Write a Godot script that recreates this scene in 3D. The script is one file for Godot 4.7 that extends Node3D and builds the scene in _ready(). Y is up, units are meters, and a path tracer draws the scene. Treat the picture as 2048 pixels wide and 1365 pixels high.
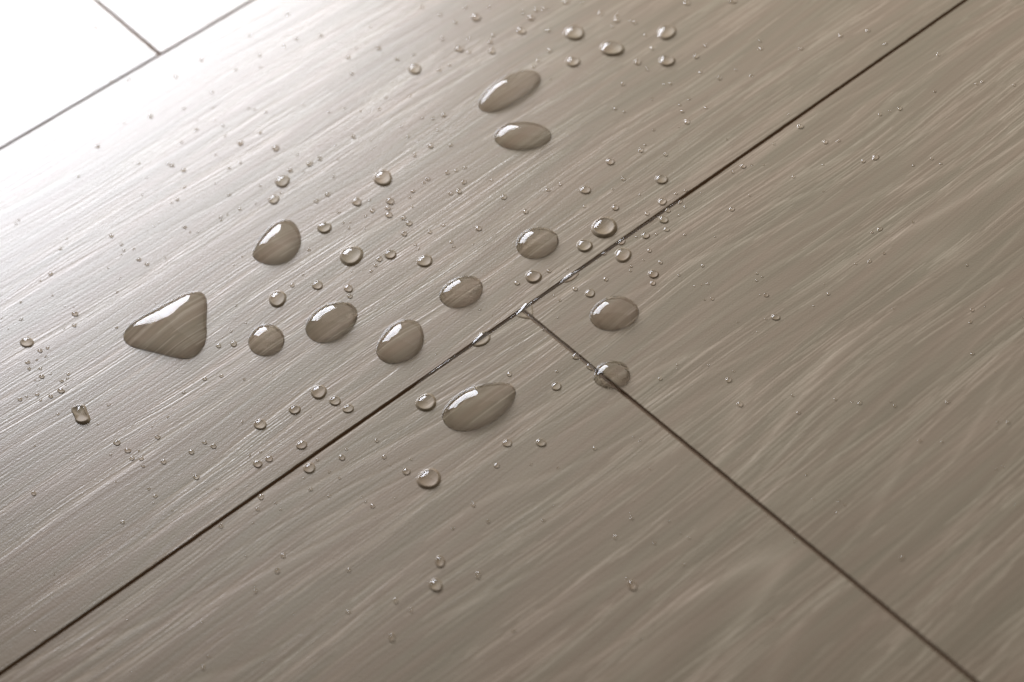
extends Node3D
# A close-up of drops of water on laminate planks. One unit is a metre; drops are given in millimetres.

const MM := 0.001
const TEX_W := 1792
const TEX_H := 896
const SHEET := Vector2(0.256, 0.128)   # what one sheet of wood texture covers, along and across the grain

var water: StandardMaterial3D            # the body of the larger drops
var skin_of_water: StandardMaterial3D    # the skin of beads too small to see through
var wood: Array[StandardMaterial3D] = []
var wet: Array[StandardMaterial3D] = []
var core: StandardMaterial3D
var caps: Array[ArrayMesh] = []
var taken := {}
var rng := RandomNumberGenerator.new()


func _ready() -> void:
	rng.seed = 71
	# --- camera
	var lens := CameraAttributesPhysical.new()
	lens.frustum_focal_length = 12.0 / tan(deg_to_rad(21.4698 / 2.0))
	lens.frustum_focus_distance = 0.3415
	lens.frustum_near = 0.02
	lens.frustum_far = 20.0
	lens.exposure_aperture = 13.0
	var cam := Camera3D.new()
	cam.name = "camera"
	add_child(cam)
	cam.transform = Transform3D(Basis(Vector3(0.773622, -0.157061, 0.613874), Vector3(0.544189, 0.660976, -0.516690), Vector3(-0.324604, 0.733786, 0.596817)), Vector3(-0.11608, 0.24812, 0.20671))
	cam.attributes = lens
	cam.fov = 21.4698
	cam.near = 0.02
	cam.far = 20.0
	cam.current = true
	# --- the dim room round the floor
	var env := Environment.new()
	env.background_mode = Environment.BG_COLOR
	env.background_color = Color(0.08, 0.075, 0.071).linear_to_srgb()
	env.tonemap_mode = Environment.TONE_MAPPER_LINEAR
	env.tonemap_exposure = 1.0
	env.sdfgi_enabled = true
	env.ssao_enabled = true
	env.ssil_enabled = true
	var around := WorldEnvironment.new()
	around.name = "room_light"
	around.environment = env
	add_child(around)
	# --- the long low window light behind the floor
	var lamp := AreaLight3D.new()
	lamp.name = "window_light"
	lamp.area_size = Vector2(0.44, 0.24)
	lamp.area_normalize_energy = false
	lamp.light_energy = 5.6
	lamp.light_color = Color(0.95, 0.962, 1.0)
	lamp.shadow_enabled = true
	add_child(lamp)
	lamp.look_at_from_position(Vector3(0.115, 0.238, -0.58), Vector3(0.27, 0.0, -0.10))

	# --- the pale wall of the room to the far right, a broad dim glow
	var wall := AreaLight3D.new()
	wall.name = "room_glow"
	wall.area_size = Vector2(0.64, 0.50)
	wall.area_normalize_energy = false
	wall.light_energy = 0.345
	wall.light_color = Color(1.0, 0.965, 0.91)
	wall.shadow_enabled = true
	add_child(wall)
	wall.look_at_from_position(Vector3(0.27, 0.27, -0.20), Vector3(0.05, 0.0, -0.02))

	make_materials()
	build_floor()
	make_caps()
	large_drops()
	seam_water()
	small_drops()
	fine_droplets()


# ---------------------------------------------------------------- helpers

func numbered(called: String) -> String:
	var n: int = taken.get(called, 0)
	taken[called] = n + 1
	return called if n == 0 else "%s_%03d" % [called, n]


func tag(o: Node3D, label: String, category: String, group := "") -> void:
	o.set_meta("label", label)
	o.set_meta("category", category)
	if group:
		o.set_meta("group", group)


func smooth(a: float, b: float, x: float) -> float:
	var k := clampf((x - a) / (b - a), 0.0, 1.0)
	return k * k * (3.0 - 2.0 * k)


# ---------------------------------------------------------------- materials

func make_materials() -> void:
	water = StandardMaterial3D.new()
	water.resource_name = "water"
	water.albedo_color = Color(1, 1, 1, 0)
	water.roughness = 0.0
	water.refraction_enabled = true
	water.refraction_scale = 0.033
	skin_of_water = StandardMaterial3D.new()
	skin_of_water.resource_name = "water_skin"
	skin_of_water.albedo_color = Color(1, 1, 1, 0)
	skin_of_water.transparency = BaseMaterial3D.TRANSPARENCY_ALPHA
	skin_of_water.roughness = 0.02
	skin_of_water.metallic_specular = 0.43
	core = StandardMaterial3D.new()
	core.resource_name = "plank_core"
	core.albedo_color = Color(0.25, 0.165, 0.098).linear_to_srgb()
	core.roughness = 0.7
	for k in 3:
		var maps := wood_sheet(k)
		var m := StandardMaterial3D.new()
		m.resource_name = "wood_laminate"
		m.albedo_texture = maps[0]
		m.roughness = 0.335
		m.metallic_specular = 0.63
		m.heightmap_enabled = true
		m.heightmap_texture = maps[1]
		m.heightmap_scale = 0.0105 if k == 0 else 0.009
		wood.append(m)
		var u := StandardMaterial3D.new()
		u.resource_name = "wood_under_water"
		u.albedo_texture = maps[0]
		u.albedo_color = Color(1.24, 1.24, 1.24).linear_to_srgb()   # no gloss to lose under water
		u.roughness = 0.5
		u.metallic_specular = 0.33
		u.uv1_triplanar = true
		u.uv1_world_triplanar = true
		u.uv1_scale = Vector3(1.0 / SHEET.x, 1.0, 1.0 / SHEET.y)
		u.uv1_offset = Vector3(0.5, 0.0, 0.0)
		wet.append(u)


func wood_sheet(kind: int) -> Array:
	# x runs along the grain and z across it, both in millimetres
	var n := FastNoiseLite.new()
	n.noise_type = FastNoiseLite.TYPE_SIMPLEX
	n.fractal_type = FastNoiseLite.FRACTAL_NONE
	n.frequency = 1.0
	n.seed = 11 + kind * 7
	var own := RandomNumberGenerator.new()
	own.seed = 400 + kind
	var color := PackedByteArray()
	color.resize(TEX_W * TEX_H * 3)
	var height := PackedByteArray()
	height.resize(TEX_W * TEX_H)
	var grit := PackedFloat32Array()
	grit.resize(4096)
	for i in 4096:
		grit[i] = own.randf() - 0.5
	var step := SHEET.x * 1000.0 / TEX_W
	# open pores: thin pale dashes along the grain, cut a little into the surface
	var pores := PackedFloat32Array()
	pores.resize(TEX_W * TEX_H)
	for s in 4200:
		var px := own.randf() * 256.0 - 128.0
		var pz := own.randf() * 128.0
		var where := n.get_noise_2d(px * 0.008 + 200.0, (pz - (128.0 if kind == 0 else 0.0)) * 0.11)
		if where < own.randf_range(-0.5, 0.35):
			continue
		var long := own.randf_range(3.0, 10.0) * (1.0 + 2.6 * own.randf() * own.randf())
		var strong := own.randf_range(0.35, 1.0)
		var pixels := int(long / step)
		for k in pixels:
			var x := px + k * step
			var zz := pz - (128.0 if kind == 0 else 0.0)
			var row := pz - (n.get_noise_2d(x * 0.011, zz * 0.04) * 1.1 + n.get_noise_2d(x * 0.05 + 31.0, zz * 0.22) * 0.12)
			var fade := minf(1.0, minf(k, pixels - k) / 8.0) * strong
			var at_row := row / step
			var j := int(floor(at_row))
			var part := at_row - j
			var i := posmod(int((x + 128.0) / step), TEX_W)
			if j < 1 or j > TEX_H - 3:
				continue
			pores[j * TEX_W + i] = maxf(pores[j * TEX_W + i], fade * (1.0 - part))
			pores[(j + 1) * TEX_W + i] = maxf(pores[(j + 1) * TEX_W + i], fade)
			pores[(j + 2) * TEX_W + i] = maxf(pores[(j + 2) * TEX_W + i], fade * part)
			pores[(j - 1) * TEX_W + i] -= 0.5 * fade * (1.0 - part)
	# where the arches of the grain point to, along and across, and how long and wide they are
	var tip: Vector3 = [Vector3(420.0, -52.0, 60.0), Vector3(TIP_B.x, TIP_B.y, 26.0), Vector3(TIP_C.x, TIP_C.y, 26.0)][kind]
	var lift: float = [0.35, 0.55, 0.6][kind]
	for j in TEX_H:
		var z0 := j * step
		if kind == 0:
			z0 -= 128.0
		for i in TEX_W:
			var x := i * step - 128.0
			var warp := n.get_noise_2d(x * 0.011, z0 * 0.04) * 1.1 + n.get_noise_2d(x * 0.05 + 31.0, z0 * 0.22) * 0.12
			var z := z0 + warp
			var dz := absf(z - tip.y)
			var ring := (x - tip.x) / tip.z + dz * dz * 0.038 / (1.0 + dz / 6.0)
			ring += n.get_noise_2d(x * 0.006 + 90.0, z * 0.09) * 0.3
			var whole := floorf(ring + 0.5)
			var off := ring - whole                       # -0.5 .. 0.5, 0 on a ring line
			var ring_amp := clampf(0.5 + 0.9 * n.get_noise_2d(x * 0.013 + whole * 5.3, whole * 3.7), 0.0, 1.0)
			var line := exp(-off * off * (190.0 if off > 0.0 else 55.0)) * ring_amp
			var arch := exp(-off * off * 14.0) * exp(-dz * dz / 190.0) * clampf(0.55 + 0.8 * n.get_noise_2d(whole * 9.1, z * 0.05), 0.0, 1.0)
			var fine := n.get_noise_2d(x * 0.014 + 17.0, z * 0.95)
			var finer := n.get_noise_2d(x * 0.035 - 40.0, z * 2.7)
			var band := smooth(-0.25, 0.45, n.get_noise_2d(x * 0.008 + 200.0, z * 0.11))
			var ridge := smooth(0.2, 0.58, fine) * (0.35 + 0.65 * band)
			var pore := smooth(0.35, 0.75, finer) * (0.35 + 0.65 * band)
			var tone := n.get_noise_2d(x * 0.012 - 77.0, z * 0.10)
			var hue := n.get_noise_2d(x * 0.03 + 300.0, z * 0.22) * 0.6 + tone * 0.4
			var g: float = grit[(i * 31 + j * 1777 + (i * j) % 911) & 4095]
			var sand := n.get_noise_2d(x * 1.9, z0 * 2.3 + 700.0)
			var light := 0.62 * arch * (lift - 0.35) * 3.0 + 0.5 * line * lift + 0.20 * ridge + 0.10 * pore + 0.66 * pores[j * TEX_W + i] - 0.10 * smooth(0.1, 0.6, -fine) - 0.05 * smooth(0.1, 0.7, -finer) + 0.07 * tone + g * 0.03
			var k := (j * TEX_W + i) * 3
			color[k] = int(clampf(137.8 + 42.0 * light + 2.0 * hue, 0.0, 255.0))
			color[k + 1] = int(clampf(122.3 + 42.0 * light - 1.6 * hue, 0.0, 255.0))
			color[k + 2] = int(clampf(101.0 + 43.0 * light - 1.0 * hue, 0.0, 255.0))
			var h := 150.0 - 60.0 * line * lift * 1.4 - 56.0 * ridge - 26.0 * pore - 28.0 * maxf(pores[j * TEX_W + i], 0.0) + 24.0 * fine + 12.0 * finer + 22.0 * g + 15.0 * sand
			height[j * TEX_W + i] = int(clampf(h, 0.0, 255.0))
	var a := Image.create_from_data(TEX_W, TEX_H, false, Image.FORMAT_RGB8, color)
	var b := Image.create_from_data(TEX_W, TEX_H, false, Image.FORMAT_L8, height)
	return [ImageTexture.create_from_image(a), ImageTexture.create_from_image(b)]


const TIP_B := Vector2(-12.5, 75.0)
const TIP_C := Vector2(44.0, 45.5)


# ---------------------------------------------------------------- the floor

func build_floor() -> void:
	var ground := Node3D.new()
	ground.name = "floor"
	ground.set_meta("kind", "structure")
	ground.set_meta("label", "floor of pale grey-brown wood planks with dark joints")
	add_child(ground)
	# row, joints along the row (mm); sheets of wood by plank
	var rows := [
		[-625.0, [-430.0, 20.0, 470.0], [1, 2]],
		[-500.0, [-480.0, -170.0, 330.0, 480.0], [2, 0, 1]],
		[-375.0, [-470.0, 90.0, 470.0], [0, 1]],
		[-250.0, [-470.0, -8.2, 470.0], [1, 2]],
		[-125.0, [-470.0, 470.0], [0]],
		[0.0, [-470.0, 0.0, 470.0], [1, 2]],
		[125.0, [-470.0, -120.0, 380.0], [2, 0]],
		[250.0, [-470.0, 160.0, 470.0], [0, 1]],
	]
	for row in rows:
		for k in row[1].size() - 1:
			plank(ground, row[1][k], row[1][k + 1], row[0], row[0] + 125.0, wood[row[2][k]])
	var base := BoxMesh.new()
	base.size = Vector3(1.1, 0.01, 1.1)
	var under := MeshInstance3D.new()
	under.name = "subfloor"
	under.mesh = base
	under.material_override = core
	under.position = Vector3(0, -0.0056, -0.12)
	ground.add_child(under)


func plank(ground: Node3D, x0: float, x1: float, z0: float, z1: float, top: Material) -> void:
	var gap := 0.34      # half the joint
	var bevel := 0.13
	var st := SurfaceTool.new()
	st.begin(Mesh.PRIMITIVE_TRIANGLES)
	var sides := SurfaceTool.new()
	sides.begin(Mesh.PRIMITIVE_TRIANGLES)
	x0 += gap
	x1 -= gap
	z0 += gap
	z1 -= gap
	# the rim, walked round once: points a millimetre or so apart, a little uneven as cut edges are
	var rim: Array[Vector2] = []
	var inward: Array[Vector2] = []
	var n := FastNoiseLite.new()
	n.seed = int(x0 * 3.0 + z0 * 17.0)
	n.frequency = 0.35
	var cx := int((x1 - x0) / 1.2)
	var cz := int((z1 - z0) / 1.2)
	for i in cx:
		rim.append(Vector2(lerpf(x0, x1, float(i) / cx), z0))
		inward.append(Vector2(0 if i else 1, 1))
	for i in cz:
		rim.append(Vector2(x1, lerpf(z0, z1, float(i) / cz)))
		inward.append(Vector2(-1, 0 if i else 1))
	for i in cx:
		rim.append(Vector2(lerpf(x1, x0, float(i) / cx), z1))
		inward.append(Vector2(0 if i else -1, -1))
	for i in cz:
		rim.append(Vector2(x0, lerpf(z1, z0, float(i) / cz)))
		inward.append(Vector2(1, 0 if i else -1))
	var count := rim.size()
	var outer := PackedVector3Array()
	var inner := PackedVector3Array()
	for i in count:
		var wob := n.get_noise_2d(rim[i].x, rim[i].y) * 0.07 + maxf(0.0, n.get_noise_2d(rim[i].x * 0.6 + 500.0, rim[i].y * 0.6) - 0.35) * 0.25
		var p := rim[i] + inward[i] * wob
		var q := p + inward[i] * bevel
		outer.append(Vector3(p.x, -bevel * 0.9, p.y) * MM)
		inner.append(Vector3(q.x, 0.0, q.y) * MM)
	var mid := Vector3((x0 + x1) * 0.5, 0, (z0 + z1) * 0.5) * MM
	# the flat top as two long fans along the middle line
	var a := Vector3((x0 + 30.0) * MM, 0, mid.z)
	var b := Vector3((x1 - 30.0) * MM, 0, mid.z)
	for i in count:
		var j := (i + 1) % count
		var c: Vector3 = a if inner[i].x + inner[j].x < 2.0 * mid.x else b
		top_face(st, inner[i], inner[j], c, Vector3.UP)
		if (inner[i].x < mid.x) != (inner[j].x < mid.x) or (inner[i].x == mid.x):
			pass
		var slope := Vector3(-inward[i].x, 1.0, -inward[i].y).normalized()
		top_face(st, outer[i], outer[j], inner[j], slope)
		top_face(st, outer[i], inner[j], inner[i], slope)
		var low_i := outer[i] * Vector3(1, 0, 1) + Vector3(0, -0.0045, 0)
		var low_j := outer[j] * Vector3(1, 0, 1) + Vector3(0, -0.0045, 0)
		var out := Vector3(-inward[i].x, 0, -inward[i].y).normalized()
		top_face(sides, low_i, low_j, outer[j], out)
		top_face(sides, low_i, outer[j], outer[i], out)
	# close the two triangles between the fans
	for i in count:
		var j := (i + 1) % count
		var ci: bool = inner[(i - 1 + count) % count].x + inner[i].x < 2.0 * mid.x
		var cj: bool = inner[i].x + inner[j].x < 2.0 * mid.x
		if ci != cj:
			top_face(st, inner[i], a, b, Vector3.UP)
	var mesh := st.commit()
	sides.commit(mesh)
	var o := MeshInstance3D.new()
	o.name = "plank" if ground.get_child_count() == 0 else "plank_%03d" % ground.get_child_count()
	o.mesh = mesh
	o.set_surface_override_material(0, top)
	o.set_surface_override_material(1, core)
	ground.add_child(o, true)


func top_face(st: SurfaceTool, a: Vector3, b: Vector3, c: Vector3, n: Vector3) -> void:
	# wound so that the face looks along n
	if (b - a).cross(c - a).dot(n) > 0.0:
		var t := b
		b = c
		c = t
	for p in [a, b, c]:
		st.set_normal(n)
		st.set_uv(Vector2(p.x / SHEET.x + 0.5, p.z / SHEET.y))
		st.add_vertex(p)


# ---------------------------------------------------------------- drops

func dome(rim: PackedVector2Array, contact: float, flat: float, bottom: bool, sunk: float, rings := 22, at := Vector2.ZERO, cupped := false) -> ArrayMesh:
	# A drop on that outline (mm): its height is the resting shape of a water skin under surface tension and weight,
	# scaled so that its rim meets the floor at about that angle. flat is the length over which weight flattens it.
	var n := rim.size()
	var pts := PackedVector2Array()
	pts.append(Vector2.ZERO)
	for r in range(1, rings + 1):
		var k := sin(0.5 * PI * r / rings)
		for i in n:
			pts.append(rim[i] * k)
	var tri := PackedInt32Array()
	for i in n:
		tri.append_array([0, 1 + i, 1 + (i + 1) % n])
	for r in rings - 1:
		for i in n:
			var p := 1 + r * n + i
			var q := 1 + r * n + (i + 1) % n
			tri.append_array([p, p + n, q, q, p + n, q + n])
	var total := pts.size()
	var near: Array = []
	near.resize(total)
	for i in total:
		near[i] = {}
	var mass := PackedFloat64Array()
	mass.resize(total)
	for f in range(0, tri.size(), 3):
		var area := 0.5 * absf((pts[tri[f + 1]] - pts[tri[f]]).cross(pts[tri[f + 2]] - pts[tri[f]]))
		for e in 3:
			var a := tri[f + e]
			var b := tri[f + (e + 1) % 3]
			var c := tri[f + (e + 2) % 3]
			mass[a] += area / 3.0
			var u := pts[a] - pts[c]
			var v := pts[b] - pts[c]
			var cot := 0.5 * u.dot(v) / maxf(absf(u.cross(v)), 1e-9)
			near[a][b] = near[a].get(b, 0.0) + cot
			near[b][a] = near[b].get(a, 0.0) + cot
	var inside := total - n
	var ids: Array[PackedInt32Array] = []
	var ws: Array[PackedFloat64Array] = []
	var diag := PackedFloat64Array()
	for i in inside:
		ids.append(PackedInt32Array(near[i].keys()))
		ws.append(PackedFloat64Array(near[i].values()))
		var s := mass[i] / (flat * flat)
		for x in ws[i]:
			s += x
		diag.append(s)
	var h := PackedFloat64Array()
	h.resize(total)
	var size := 0.0
	for p in rim:
		size = maxf(size, p.length())
	for i in inside:
		h[i] = 0.25 * (size * size - pts[i].length_squared()) * 0.7
	for turn in 130:
		for i in inside:
			var s := mass[i]
			var w := ws[i]
			var id := ids[i]
			for k in w.size():
				s += w[k] * h[id[k]]
			h[i] += 1.75 * (s / diag[i] - h[i])
	# mean slope at the rim
	var slope := 0.0
	var first := 1 + (rings - 2) * n
	for i in n:
		slope += h[first + i] / maxf((rim[i] - pts[first + i]).length(), 1e-6)
	slope /= n
	var scale := tan(contact) / slope
	var most := 0.0
	for i in total:
		most = maxf(most, h[i] * scale)
	var v3 := PackedVector3Array()
	for i in total:
		h[i] = most * pow(maxf(h[i] * scale, 0.0) / most, 0.85)
		v3.append(Vector3(pts[i].x, h[i], pts[i].y) * MM)
	if not cupped:
		return skin(v3, tri, n, bottom, sunk, at)
	# a small one: its skin, and inside it the wetted wood that it bends into a little bowl
	var mesh := skin(v3, tri, n, false, minf(sunk, 0.5))
	mesh.surface_set_material(0, skin_of_water)
	var bowl := PackedVector3Array()
	for i in total:
		var ring := 0 if i == 0 else 1 + (i - 1) / n
		var k := sin(0.5 * PI * ring / rings)
		var edge := 0
		while sin(0.5 * PI * edge / rings) < 0.76:
			edge += 1
		var crest := h[1 + (edge - 1) * n + posmod(i - 1, n)] * 0.86
		var y := 0.03 + (crest - 0.03) * pow(k / sin(0.5 * PI * edge / rings), 2.2)
		if ring > edge:
			y = h[i] * 0.92
		bowl.append(Vector3(pts[i].x * 0.995, y, pts[i].y * 0.995) * MM)
	var kept := PackedInt32Array()
	for f in range(0, tri.size(), 3):
		var ok := true
		for e in 3:
			var p := pts[tri[f + e]] + at
			if sunk > 0.5 and (absf(p.y) < 0.4 or p.y > 0.0 and absf(p.x) < 0.4):
				ok = false
		if ok:
			kept.append_array([tri[f], tri[f + 1], tri[f + 2]])
	if kept.size():
		mesh.add_surface_from_arrays(Mesh.PRIMITIVE_TRIANGLES, skin(bowl, kept, 0, false, 0.1).surface_get_arrays(0))
	return mesh


func skin(v3: PackedVector3Array, tri: PackedInt32Array, n: int, bottom: bool, sunk: float, at := Vector2.ZERO) -> ArrayMesh:
	var total := v3.size()
	var normal := PackedVector3Array()
	normal.resize(total)
	var index := PackedInt32Array()
	for f in range(0, tri.size(), 3):
		var a := tri[f]
		var b := tri[f + 1]
		var c := tri[f + 2]
		var g := (v3[b] - v3[a]).cross(v3[c] - v3[a])
		if g.y < 0.0:
			g = -g
			index.append_array([a, b, c])
		else:
			index.append_array([a, c, b])
		var w := g * 1e6
		normal[a] += w
		normal[b] += w
		normal[c] += w
	for i in total:
		normal[i] = normal[i].normalized()
	# a short skirt below the rim, hidden in the floor
	var rim0 := total - n
	for i in n:
		var p := v3[rim0 + i]
		var out := Vector3(p.x, 0, p.z).normalized()
		v3.append(p)
		normal.append(out)
		v3.append(Vector3(p.x * 0.98, -sunk * MM, p.z * 0.98))
		normal.append(out)
	for i in n:
		var a := total + 2 * i
		var b := total + 2 * ((i + 1) % n)
		var g := (v3[b] - v3[a]).cross(v3[a + 1] - v3[a])
		if g.dot(normal[a]) < 0.0:
			index.append_array([a, b, a + 1, b, b + 1, a + 1])
		else:
			index.append_array([a, a + 1, b, b, a + 1, b + 1])
	var arrays := []
	arrays.resize(Mesh.ARRAY_MAX)
	arrays[Mesh.ARRAY_VERTEX] = v3
	arrays[Mesh.ARRAY_NORMAL] = normal
	arrays[Mesh.ARRAY_INDEX] = index
	var mesh := ArrayMesh.new()
	mesh.add_surface_from_arrays(Mesh.PRIMITIVE_TRIANGLES, arrays)
	mesh.surface_set_material(0, water)
	if sunk > 0.5:
		joint_bottom(mesh, v3, rim0, n, at)
	elif bottom:
		# the wetted wood that the drop covers
		var disc := PackedVector3Array([Vector3(0, 0.03 * MM, 0)])
		var up := PackedVector3Array([Vector3.UP])
		var di := PackedInt32Array()
		for i in n:
			disc.append(Vector3(v3[rim0 + i].x * 0.985, 0.03 * MM, v3[rim0 + i].z * 0.985))
			up.append(Vector3.UP)
			di.append_array([0, 1 + i, 1 + (i + 1) % n])
		if (disc[2] - disc[0]).cross(disc[1] - disc[0]).y < 0.0:
			for k in range(0, di.size(), 3):
				var s := di[k + 1]
				di[k + 1] = di[k + 2]
				di[k + 2] = s
		var base := []
		base.resize(Mesh.ARRAY_MAX)
		base[Mesh.ARRAY_VERTEX] = disc
		base[Mesh.ARRAY_NORMAL] = up
		base[Mesh.ARRAY_INDEX] = di
		mesh.add_surface_from_arrays(Mesh.PRIMITIVE_TRIANGLES, base)
	return mesh


func joint_bottom(mesh: ArrayMesh, v3: PackedVector3Array, rim0: int, n: int, at: Vector2) -> void:
	# the wetted wood under a drop that lies across a joint: one piece on each plank that it touches
	var rim := PackedVector2Array()
	for i in n:
		rim.append(Vector2(v3[rim0 + i].x, v3[rim0 + i].z) / MM * 0.985)
	var planks := [Rect2(-100, -100, 200, 99.5), Rect2(-100, 0.5, 99.5, 100), Rect2(0.5, 0.5, 100, 100)]
	for k in 3:
		var r: Rect2 = planks[k]
		r.position -= at
		var box := PackedVector2Array([r.position, r.position + Vector2(r.size.x, 0), r.end, r.position + Vector2(0, r.size.y)])
		for piece in Geometry2D.intersect_polygons(rim, box):
			var tri := Geometry2D.triangulate_polygon(piece)
			if tri.is_empty():
				continue
			var st := SurfaceTool.new()
			st.begin(Mesh.PRIMITIVE_TRIANGLES)
			for f in range(0, tri.size(), 3):
				top_face(st, Vector3(piece[tri[f]].x, 0.03, piece[tri[f]].y) * MM, Vector3(piece[tri[f + 1]].x, 0.03, piece[tri[f + 1]].y) * MM, Vector3(piece[tri[f + 2]].x, 0.03, piece[tri[f + 2]].y) * MM, Vector3.UP)
			st.commit(mesh)
			mesh.surface_set_material(mesh.get_surface_count() - 1, wet[k])


func outline(pts: Array, n := 72) -> PackedVector2Array:
	# a smooth closed curve through those points, as seen from their middle
	var fine := PackedVector2Array()
	var m := pts.size()
	for i in m:
		for k in 12:
			var p: Vector2 = pts[i]
			fine.append(p.cubic_interpolate(pts[(i + 1) % m], pts[(i - 1 + m) % m], pts[(i + 2) % m], k / 12.0))
	# equal steps along it
	var length := 0.0
	for i in fine.size():
		length += fine[i].distance_to(fine[(i + 1) % fine.size()])
	var out := PackedVector2Array()
	var want := 0.0
	var gone := 0.0
	for i in fine.size():
		var a := fine[i]
		var b := fine[(i + 1) % fine.size()]
		var d := a.distance_to(b)
		while want < gone + d and out.size() < n:
			out.append(a.lerp(b, (want - gone) / d))
			want += length / n
		gone += d
	for turn in 6:
		var even := out.duplicate()
		for i in n:
			even[i] = out[i] * 0.5 + (out[(i + 1) % n] + out[(i - 1 + n) % n]) * 0.25
		out = even
	return out


func place(called: String, mesh: Mesh, x: float, z: float, sheet: int, label: String, group := "") -> MeshInstance3D:
	var o := MeshInstance3D.new()
	o.name = numbered(called)
	o.mesh = mesh
	add_child(o)
	o.position = Vector3(x, 0, z) * MM
	if sheet >= 0 and mesh.get_surface_count() > 1:
		o.set_surface_override_material(1, wet[sheet])
	tag(o, label, "water drop", group)
	return o


func shaped_drop(label: String, x: float, z: float, pts: Array, sheet: int, on_joint: bool) -> void:
	var mesh := dome(outline(pts), deg_to_rad(BIG_ANGLE if pts[0].length() > 2.5 else 46.0), 2.7, true, 0.6 if on_joint else 0.1, 22, Vector2(x, z), not on_joint and pts[0].length() < 2.5)
	place("water_drop", mesh, x, z, -1 if on_joint else sheet, label, "larger water drops on the planks")


func oval_drop(label: String, x: float, z: float, a: float, b: float, turn: float, sheet: int) -> void:
	var rim := PackedVector2Array()
	var t := deg_to_rad(turn)
	var p1 := rng.randf() * TAU
	var p2 := rng.randf() * TAU
	for i in 64:
		var u := TAU * i / 64.0
		var wob := 1.0 + 0.025 * sin(2.0 * u + p1) + 0.018 * sin(3.0 * u + p2)
		rim.append(Vector2(a * cos(u), b * sin(u)).rotated(t) * wob)
	var mesh := dome(rim, deg_to_rad(BIG_ANGLE if a > 3.0 else MID_ANGLE), 2.7, true, 0.1, 16, Vector2.ZERO, a < 3.0)
	place("water_drop", mesh, x, z, sheet, label, "larger water drops on the planks")


const BIG_ANGLE := 43.0
const MID_ANGLE := 44.0


func make_caps() -> void:
	# beads: caps of a ball on a base of radius one, a few shapes to choose from
	for k in 4:
		var theta := deg_to_rad([43.0, 47.0, 50.0, 45.0][k])
		var n := 28
		var rings := 9
		var big := 1.0 / sin(theta)
		var v3 := PackedVector3Array([Vector3(0, big - big * cos(theta), 0)])
		var tri := PackedInt32Array()
		for i in n:
			tri.append_array([0, 1 + i, 1 + (i + 1) % n])
		for r in range(1, rings + 1):
			var a := theta * r / rings
			for i in n:
				var u := TAU * i / n
				var wob := 1.0 + 0.04 * sin(2.0 * u + k * 1.7) + 0.03 * sin(3.0 * u + k * 2.9)
				v3.append(Vector3(big * sin(a) * cos(u) * wob, big * (cos(a) - cos(theta)), big * sin(a) * sin(u) * wob))
		for r in rings - 1:
			for i in n:
				var p := 1 + r * n + i
				var q := 1 + r * n + (i + 1) % n
				tri.append_array([p, p + n, q, q, p + n, q + n])
		for i in v3.size():
			v3[i] *= MM
		# what shows inside: the wetted wood, which a bead bends into a little bowl
		var bowl := PackedVector3Array([Vector3(0, 0.03, 0)])
		var bt := PackedInt32Array()
		var profile := [0.2, 0.4, 0.56, 0.68, 0.76, 0.81, 0.86, 0.91, 0.96, 0.995]
		var crest := big * (sqrt(1.0 - pow(0.79 / big, 2.0)) - cos(theta)) * 0.86
		for p in profile:
			var y: float = 0.03 + (crest - 0.03) * pow(p / 0.76, 2.2)
			if p > 0.76:
				y = big * (sqrt(1.0 - pow(p / big, 2.0)) - cos(theta)) * 0.92
			for i in n:
				var u := TAU * i / n
				var wob := 1.0 + 0.04 * sin(2.0 * u + k * 1.7) + 0.03 * sin(3.0 * u + k * 2.9)
				bowl.append(Vector3(p * cos(u) * wob, y, p * sin(u) * wob))
		for i in n:
			bt.append_array([0, 1 + i, 1 + (i + 1) % n])
		for r in profile.size() - 1:
			for i in n:
				var p := 1 + r * n + i
				var q := 1 + r * n + (i + 1) % n
				bt.append_array([p, p + n, q, q, p + n, q + n])
		for i in bowl.size():
			bowl[i] *= MM
		var mesh := skin(v3, tri, n, false, 0.1)
		mesh.surface_set_material(0, skin_of_water)
		var inside := skin(bowl, bt, n, false, 0.1)
		mesh.add_surface_from_arrays(Mesh.PRIMITIVE_TRIANGLES, inside.surface_get_arrays(0))
		caps.append(mesh)


func bead(label: String, x: float, z: float, a: float, b: float, turn: float, sheet: int) -> void:
	var o := place("water_bead", caps[rng.randi() % 4], x, z, sheet, label, "water beads scattered over the planks")
	o.basis = Basis(Vector3.UP, -deg_to_rad(turn)) * Basis.from_scale(Vector3(a, sqrt(a * b), b))


func seam_bead(label: String, x: float, z: float, pts: Array, lift: float) -> void:
	var mesh := dome(outline(pts, 40), atan(lift * 0.7), 2.7, true, 0.6, 14, Vector2(x, z), true)
	place("seam_bead", mesh, x, z, 1, label, "beads of water caught in the joints")


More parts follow.
